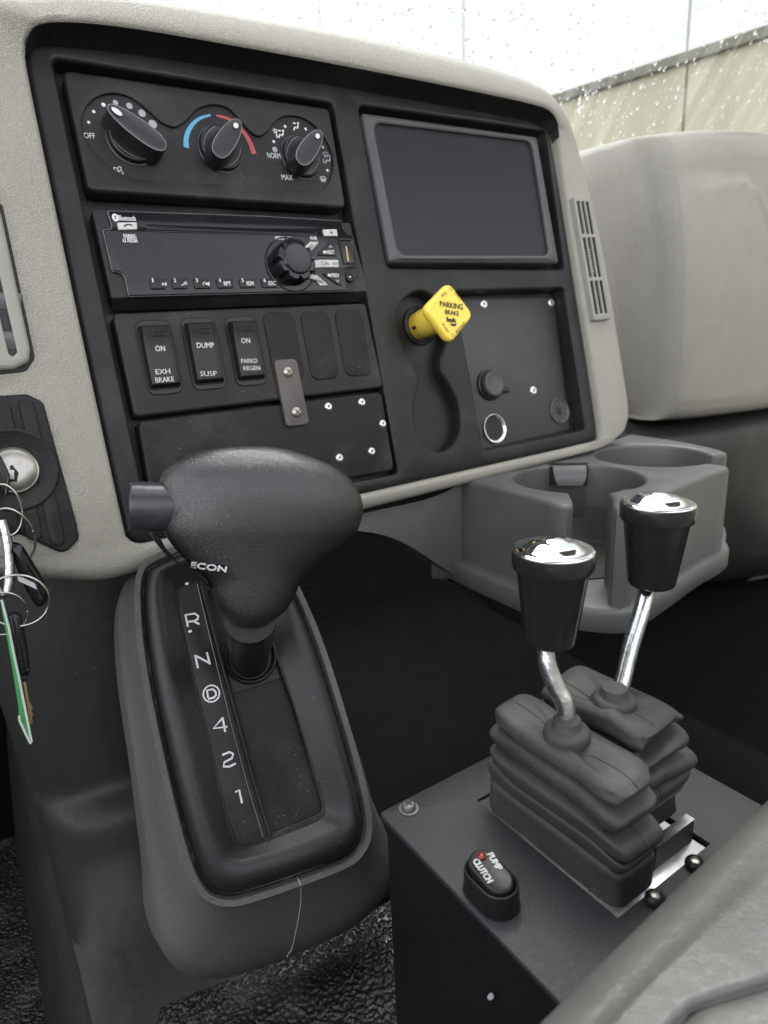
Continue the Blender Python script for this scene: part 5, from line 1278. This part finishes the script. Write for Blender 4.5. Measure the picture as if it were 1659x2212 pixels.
# ------------------------------------------------------------------ rubber boots
def boot(label, x0, x1, y0, y1, z0, hgt, seed, squash=0.0, lean=(0, 0), bul=0.0, hub=None, crump=1.0):
    rnd = random.Random(seed)
    th = thing('rubber_boot', label, 'lever boot', None, ((x0 + x1) / 2, (y0 + y1) / 2, z0), 'pleated rubber lever boots')
    cx, cy = (x0 + x1) / 2, (y0 + y1) / 2
    # (height 0..1, inset sideways, inset at the ends) in mm
    prof = [(0, 0, 0), (.13, 0, 0), (.20, 0.2, 0.3), (.265, 0.3, 0.4), (.285, 1.6, 2.2), (.30, 1.8, 3.4), (.315, .3, .5), (.36, -.2, -.8), (.40, 0, -.6), (.425, .8, 1.2), (.44, 3.6, 7.5), (.455, 3.9, 9.0), (.47, 1.2, 3.0), (.49, .2, 0.2), (.545, -.2, -1.2), (.585, 0.1, -.6),
            (.61, 1.2, 2.0), (.625, 4.0, 9.0), (.64, 4.2, 10.5), (.655, 1.6, 4.5), (.68, .5, 2.2), (.735, -0.3, 0.8), (.765, 0.3, 1.8), (.785, 1.6, 5.0), (.80, 4.4, 12), (.82, 4.6, 14), (.842, 2.0, 9), (.865, 1.0, 6.0), (.915, .8, 5.0), (.96, 1.2, 5.6), (.985, 2.4, 7.2), (1.0, 4.6, 10.5)]
    pz = spline([(a, b, c) for a, b, c in prof], 2, False)
    ls = []
    def section(ix, iy, z, k):
        t = (z - z0) / hgt
        ox, oy = lean[0] * t + crump * 0.0016 * noise.noise(Vector((t * 6.5, seed, 0.3))) * min(1, t * 4), lean[1] * t + crump * 0.0034 * noise.noise(Vector((0.7, t * 6.5, seed))) * min(1, t * 4)
        a0, a1, b0, b1 = x0 + ix, x1 - ix + bul * math.exp(-((t - 0.5) / 0.22) ** 2), y0 + iy, y1 - iy * 0.8
        if squash: b0 += squash * (1 - t) * (0.4 + 0.6 * math.sin(t * 9) ** 2)
        l = []
        N = 72
        for q in range(N):
            a = 2 * math.pi * (q + 0.5) / N; c_, s_ = math.cos(a), math.sin(a)
            e = 0.30
            fi_ = max(0.25, 1 + crump * 1.1 * noise.noise(Vector((c_ * 1.3 + seed, s_ * 1.3, t * 3.5)))) if 0.2 < t < 0.95 else 1.0
            a0, a1, b0, b1 = x0 + ix * fi_, x1 - ix * fi_ + bul * math.exp(-((t - 0.5) / 0.22) ** 2), y0 + iy * fi_, y1 - iy * 0.8 * fi_
            if squash: b0 += squash * (1 - t) * (0.4 + 0.6 * math.sin(t * 9) ** 2)
            px_ = math.copysign(abs(c_) ** e, c_); py_ = math.copysign(abs(s_) ** (e * 0.75), s_)
            x = (a0 + a1) / 2 + (a1 - a0) / 2 * px_; y = (b0 + b1) / 2 + (b1 - b0) / 2 * py_
            w_ = noise.noise(Vector((x * 55 + seed * 7, y * 30, z * 60))) * 0.0016 * min(1, t * 4)
            l.append((x + ox + w_, y + oy + w_ * 1.2, z + noise.noise(Vector((x * 40, y * 28 + seed, 3.1 + k * 0.05))) * 0.0050 * crump * min(1, t * 2.2) - 0.0030 * max(0, -s_) * math.sin(math.pi * min(1, max(0, (t - 0.15) / 0.8))) * (0.6 + 0.8 * noise.noise(Vector((t * 4, seed * 1.7, c_))))))
        return l
    for k, (t, ix, iy) in enumerate(pz): ls.append(section(ix / 1000, iy / 1000, z0 + hgt * t, k))
    last = ls[-1]; c = Vector((cx + lean[0], cy + lean[1] + 0.001, 0)) if hub is None else Vector((hub[0], hub[1], 0))
    zt_ = z0 + hgt
    for s, dz in ((0.80, 0.0006), (0.6, 0.0004), (0.42, -0.0004)):
        ls.append([(c.x + (p[0] - c.x) * s, c.y + (p[1] - c.y) * s, p[2] + dz + 0.0016 * (1 - s) * math.cos((p[1] - c.y) * 90)) for p in last])
    g = MB(); g.loft(ls, cap0=True, cap1=True); bl = g.build('bellows', 'rubber', th, 65)
    g = MB(); g.lathe([(0.0122, -0.0035), (0.0122, 0.0012), (0.0116, 0.0036), (0.0102, 0.0050), (0.0084, 0.0052), (0.0074, 0.0058), (0.0073, 0.0092), (0.0067, 0.0100), (0.0058, 0.0098)], 40, (c.x, c.y, zt_)); g.build('collar', 'rubber', th, 60)
    # mould seam over the top and down both ends
    bm = bmesh.new(); bm.from_mesh(bl.data); bv = BVHTree.FromBMesh(bm); cc_ = CEN[bl.name]
    path = []
    for k in range(40):
        y = y0 - 0.004 + (y1 - y0 + 0.008) * k / 39
        h, n_, i, dd = bv.ray_cast(Vector((c.x - 0.001, y, zt_ + 0.03)) - cc_, Vector((0, 0, -1)))
        if h and abs(y - c.y) > 0.0128 and h.z + cc_.z > zt_ - 0.012: path.append(h + cc_ + n_ * 0.00005)
    a = [p for p in path if p.y < c.y]; b = [p for p in path if p.y > c.y]
    for i_, q in enumerate((a, b)):
        if len(q) > 2:
            g = MB(); g.tube(q, 0.00022, 5); g.build('seam_line', 'seam', th, 0)
    for lv in (0.90, 0.545, 0.36, 0.2):               # and on the end face towards the seat
        q = []
        for k in range(9):
            z = zt_ * 0 + z0 + hgt * (lv - 0.06 + 0.12 * k / 8)
            h, n_, i, dd = bv.ray_cast(Vector((c.x - 0.001, y0 - 0.05, z)) - cc_, Vector((0, 1, 0)))
            if h and (not q or (h + cc_ - q[-1]).length < 0.006): q.append(h + cc_ + n_ * 0.00005)
        if len(q) > 2: g = MB(); g.tube(q, 0.00022, 5); g.build('seam_line', 'seam', th, 0)
    bm.free()
    return Vector((c.x, c.y, zt_))
B1 = boot('black pleated rubber boot nearer the driver, seated flat on its plate', 0.2205, 0.2535, 0.1505, 0.2440, ZB - 0.0010, 0.0645, 3)
B2 = boot('black pleated rubber boot farther from the driver, creased and lifted behind a bracket', 0.2570, 0.2990, 0.1650, 0.2440, ZB + 0.0075, 0.0600, 11, 0.006, (0.002, 0.0), 0.010, (0.2750, 0.1985), 1.15)
# ------------------------------------------------------------------ levers
def lever(label, Bp, pxs, kpx, kdepth, d0):
    K = at(kpx, kdepth)
    th = thing('control_lever', label, 'control lever', None, Bp, 'chrome capped control levers')
    pts = [Bp + Vector((0, 0, -0.006))]
    n = len(pxs)
    zb = K.z - 0.048
    for i, p in enumerate(pxs):
        t = (i + 1) / n; pts.append(at(p, (Bp - CAM).dot(camR[2]) * (1 - t) + ((K - CAM).dot(camR[2]) + 0.012) * t))
    pts.append(pts[-1] + (K - pts[-1]).normalized() * 0.02)
    g = MB(); g.tube(spline(pts, 6, False), 0.0049, 18); g.build('rod', 'zinc', th, 60)
    axis = (K - pts[-2]).normalized(); axis = (axis * 0.25 + Vector((0, 0, 1)) * 0.75).normalized()
    X = axis.orthogonal().normalized(); Y = axis.cross(X)
    L_ = (K - pts[-2]).dot(axis)
    o = K - axis * L_
    g = MB(); g.lathe([(0.008, 0.0002), (0.0118, 0.0), (0.0130, 0.0008), (0.0136, 0.0022), (0.0183, L_ - 0.0105), (0.0186, L_ - 0.0100), (0.0202, L_ - 0.0098), (0.0206, L_ - 0.0090), (0.0211, L_ - 0.0018), (0.0208, L_ - 0.0004), (0.0200, L_)], 52, o, (X, Y, axis), cap0=True, cap1=True); kn = g.build('knob', 'lever_knob', th, 40)
    g = MB(); g.lathe([(0.0204, L_ - 0.0002), (0.0198, L_ + 0.0008), (0.0186, L_ + 0.0010), (0.0160, L_ + 0.0006), (0.0146, L_ + 0.0012), (0.0130, L_ + 0.0030), (0.0105, L_ + 0.0044), (0.0080, L_ + 0.0050), (0.0058, L_ + 0.0051), (0.0050, L_ + 0.0056), (0.0030, L_ + 0.0062), (0.0012, L_ + 0.0064)], 52, o, (X, Y, axis)); g.build('chrome_cap', 'chrome', kn, 70)
M['lever_knob'] = mat('shiny_lever_knob', (0.016, 0.016, 0.017), 0.20, rvar=0.06, dust=0.35, var=0.2)
lever('control lever with a kinked rod and chrome capped black knob, nearer the driver', B1, [(1222, 1530), (1202, 1487), (1183, 1437), (1179, 1390)], (1196, 1187), 0.332, 0)
lever('control lever with a leaning rod and chrome capped black knob, farther from the driver', B2, [(1343, 1478), (1362, 1400), (1385, 1325), (1398, 1265)], (1422, 1086), 0.378, 0)

# ------------------------------------------------------------------ pump clutch switch
psw = thing('clutch_switch', 'oval black PUMP CLUTCH rocker switch with a small red lamp', 'rocker switch', None, (0.1785, 0.1925, ZB))
def stad(cx, cy, w_, h_, n=16): return [(cx + w_ / 2 * math.cos(a), cy + (h_ - w_) / 2 + w_ / 2 * math.sin(a)) for a in [math.pi * k / n for k in range(n + 1)]] + [(cx + w_ / 2 * math.cos(a), cy - (h_ - w_) / 2 + w_ / 2 * math.sin(a)) for a in [math.pi + math.pi * k / n for k in range(n + 1)]]
so1 = stad(0.1785, 0.1922, 0.0200, 0.0300); zs1 = ZB + 0.0125
si1 = inset(so1, 0.0016)
g = MB(); g.loft([z3(inset(so1, -0.0008), ZB + 0.0002), z3(inset(so1, -0.0002), ZB + 0.004), z3(so1, zs1 - 0.001), z3(inset(so1, 0.0004), zs1 - 0.0002), z3(inset(so1, 0.0009), zs1), z3(si1, zs1 - 0.0006), z3(si1, zs1 - 0.007)], cap1=True); hs_ = g.build('housing', 'switch', psw, 40)
g = MB(); q = [Vector(v) for v in so1]; 
def sidept(y, z): return (0.1785 - 0.0100 - 0.0003, y, z)
g.loft([[sidept(0.1860 + 0.0011 * math.cos(2 * math.pi * k / 12), ZB + 0.006 + 0.0018 * math.sin(2 * math.pi * k / 12)) for k in range(12)], [sidept(0.1860, ZB + 0.006)] * 12]); g.build('side_hole', 'gap', hs_, 0)
rk = stad(0.1788, 0.1928, 0.0152, 0.0252); tilt = 0.16
zr = lambda x, y: zs1 + 0.0005 + (y - 0.1800) * tilt
g = MB(); g.loft([z3(rk, zs1 - 0.006), [(x, y, zr(x, y) - 0.0010) for x, y in rk], [(x, y, zr(x, y) - 0.0003) for x, y in inset(rk, 0.0003)], [(x, y, zr(x, y)) for x, y in inset(rk, 0.0010)], [(x, y, zr(x, y) - 0.0003) for x, y in inset(rk, 0.0018)]], cap1=True); rk_ = g.build('rocker', 'switch', psw, 40)
zz = lambda p: (p[0], p[1], zr(p[0], p[1]) + 0.00015)
def pq(x, y):
    z = ZB + 0.0145
    for _ in range(3): P = at_z(pc(x, y), z); z = zr(P.x, P.y)
    return (P.x, P.y)
g = MB(); write(g, 'PUMP', pq(965, 300), pq(1105, 518), 0.0034, 0, 0.00022, fn=zz); write(g, 'CLUTCH', pq(765, 385), pq(975, 690), 0.0034, 0, 0.00022, fn=zz); g.build('lettering', 'white', rk_, 0)
c = pq(852, 332); g = MB(); g.lathe([(0.0024, -0.001), (0.0023, 0.0003), (0.0020, 0.0002), (0.0017, 0.0008), (0.0008, 0.0013)], 24, (c[0], c[1], zr(*c)))
g.build('red_lamp', 'led', rk_, 60)

# ================================================================== SEAT
seat = thing('seat', 'grey leather seat cushion with a stitched seam in the near corner', 'seat', None, (0.32, -0.1, 0.86))
def sy(x): return 0.1085 + 0.062 * (x - 0.12)
def sz(x, y): return 0.999 + 0.006 * math.sin((x + 0.1) * 7) * 0.3 + 0.010 * (1 - min(1, max(0, (sy(x) - y) / 0.10)) ** 0.7) * -0.6
seam_y = lambda x: 0.0857 - (x - 0.1294) * 0.41
xsr = [-0.12 + 0.85 * k / 90 for k in range(91)]
rows = []
def srow(fn): rows.append([fn(x) for x in xsr])
for dz, dy in ((-0.13, 0.0), (-0.06, 0.006), (-0.035, 0.007)): srow(lambda x: (x, sy(x) - 0.006 + dy, sz(x, sy(x)) + dz))
for t in range(0, 8):
    a = R(90 * t / 7); srow(lambda x: (x, sy(x) + 0.002 - 0.022 * (1 - math.cos(a)), sz(x, sy(x)) - 0.026 + 0.026 * math.sin(a)))
def seam_c(x): return min(seam_y(x), sy(x) - 0.034)
K1 = 18
for k in range(1, 70):
    def f(x, k=k):
        e0_, e1_ = sy(x) - 0.020, seam_c(x)
        if k <= K1: t = 1 - (1 - k / K1) ** 1.6; yy = e0_ + (e1_ - e0_) * t
        else: yy = e1_ - 0.0006 * (k - K1) - 0.00016 * (k - K1) ** 2
        d = (yy - e1_); z = sz(x, max(yy, -0.3)) + 0.004 * (1 - math.exp(-(e0_ - yy) / 0.025))
        z -= 0.0030 * math.exp(-(d / 0.0017) ** 2)
        z += 0.0012 * math.exp(-((d + 0.008) / 0.006) ** 2) + 0.0007 * noise.noise(Vector((x * 22, yy * 22, 1.7))) * min(1, abs(d) / 0.004)
        return (x, yy, z)
    srow(f)
g = MB(); g.grid(rows); cu_ = g.build('cushion', 'seat', seat, 80)
bm = bmesh.new(); bm.from_mesh(cu_.data); cb = BVHTree.FromBMesh(bm); bm.free(); sq = []
for k in range(161):
    x = -0.02 + 0.42 * k / 160; h = cb.ray_cast(Vector((x, seam_c(x) + 1e-5, 1.1)) - CEN[seat.name], Vector((0, 0, -1)))
    if h[0]: sq.append(h[0] + CEN[seat.name] + Vector((0, 0, 0.0002)))
g = MB(); g.tube(sq, 0.0009, 6); g.build('seam', 'stitch', seat, 60)

# ================================================================== WINDSHIELD
TW = R(35)
Wf = Frame((0.4, 1.0, 1.15), (1, 0, 0), (0, -math.sin(TW), math.cos(TW)))
ws = thing('windshield', 'wet truck windshield seen from inside, streaked with rain', 'windshield', Wf, (0.4, 0.3, 0))
g = MB(); g.f.append(tuple(g.add([(-1.6, -0.02, 0), (2.2, -0.02, 0), (2.2, 1.1, 0), (-1.6, 1.1, 0)]))); g.build('glass', 'glass', ws, 0)
g = MB(); rnd = random.Random(5)
def drop(c, r, st):
    ls = []
    for a in (-60, -25, 10, 45, 72):
        rr = r * math.cos(R(a)); ls.append([(c[0] + rr * math.cos(2 * math.pi * k / 8), c[1] + rr * st * math.sin(2 * math.pi * k / 8) + (0.25 * r * st if math.sin(2 * math.pi * k / 8) > 0.5 else 0), 0.0006 + r * 0.32 * (1 + math.sin(R(a)))) for k in range(8)])
    g.loft(ls, cap0=True, cap1=True)
for k in range(1500):
    p = (rnd.uniform(500, 1720), rnd.uniform(-30, 345))
    if p[1] > 40 + (p[0] - 500) * 0.33 and p[0] < 1230: continue
    q = Wf.px(p, 0.0); dens = rnd.random()
    drop(q, 0.0009 * (1.0 + 1.9 * dens ** 3), rnd.uniform(1.0, 1.6))
rd = g.build('raindrops', 'water', None, 60, fix=False)
rd.matrix_world = Wf.M
tag(rd, 'clear raindrops scattered over the windshield glass', 'raindrops', kind='stuff')
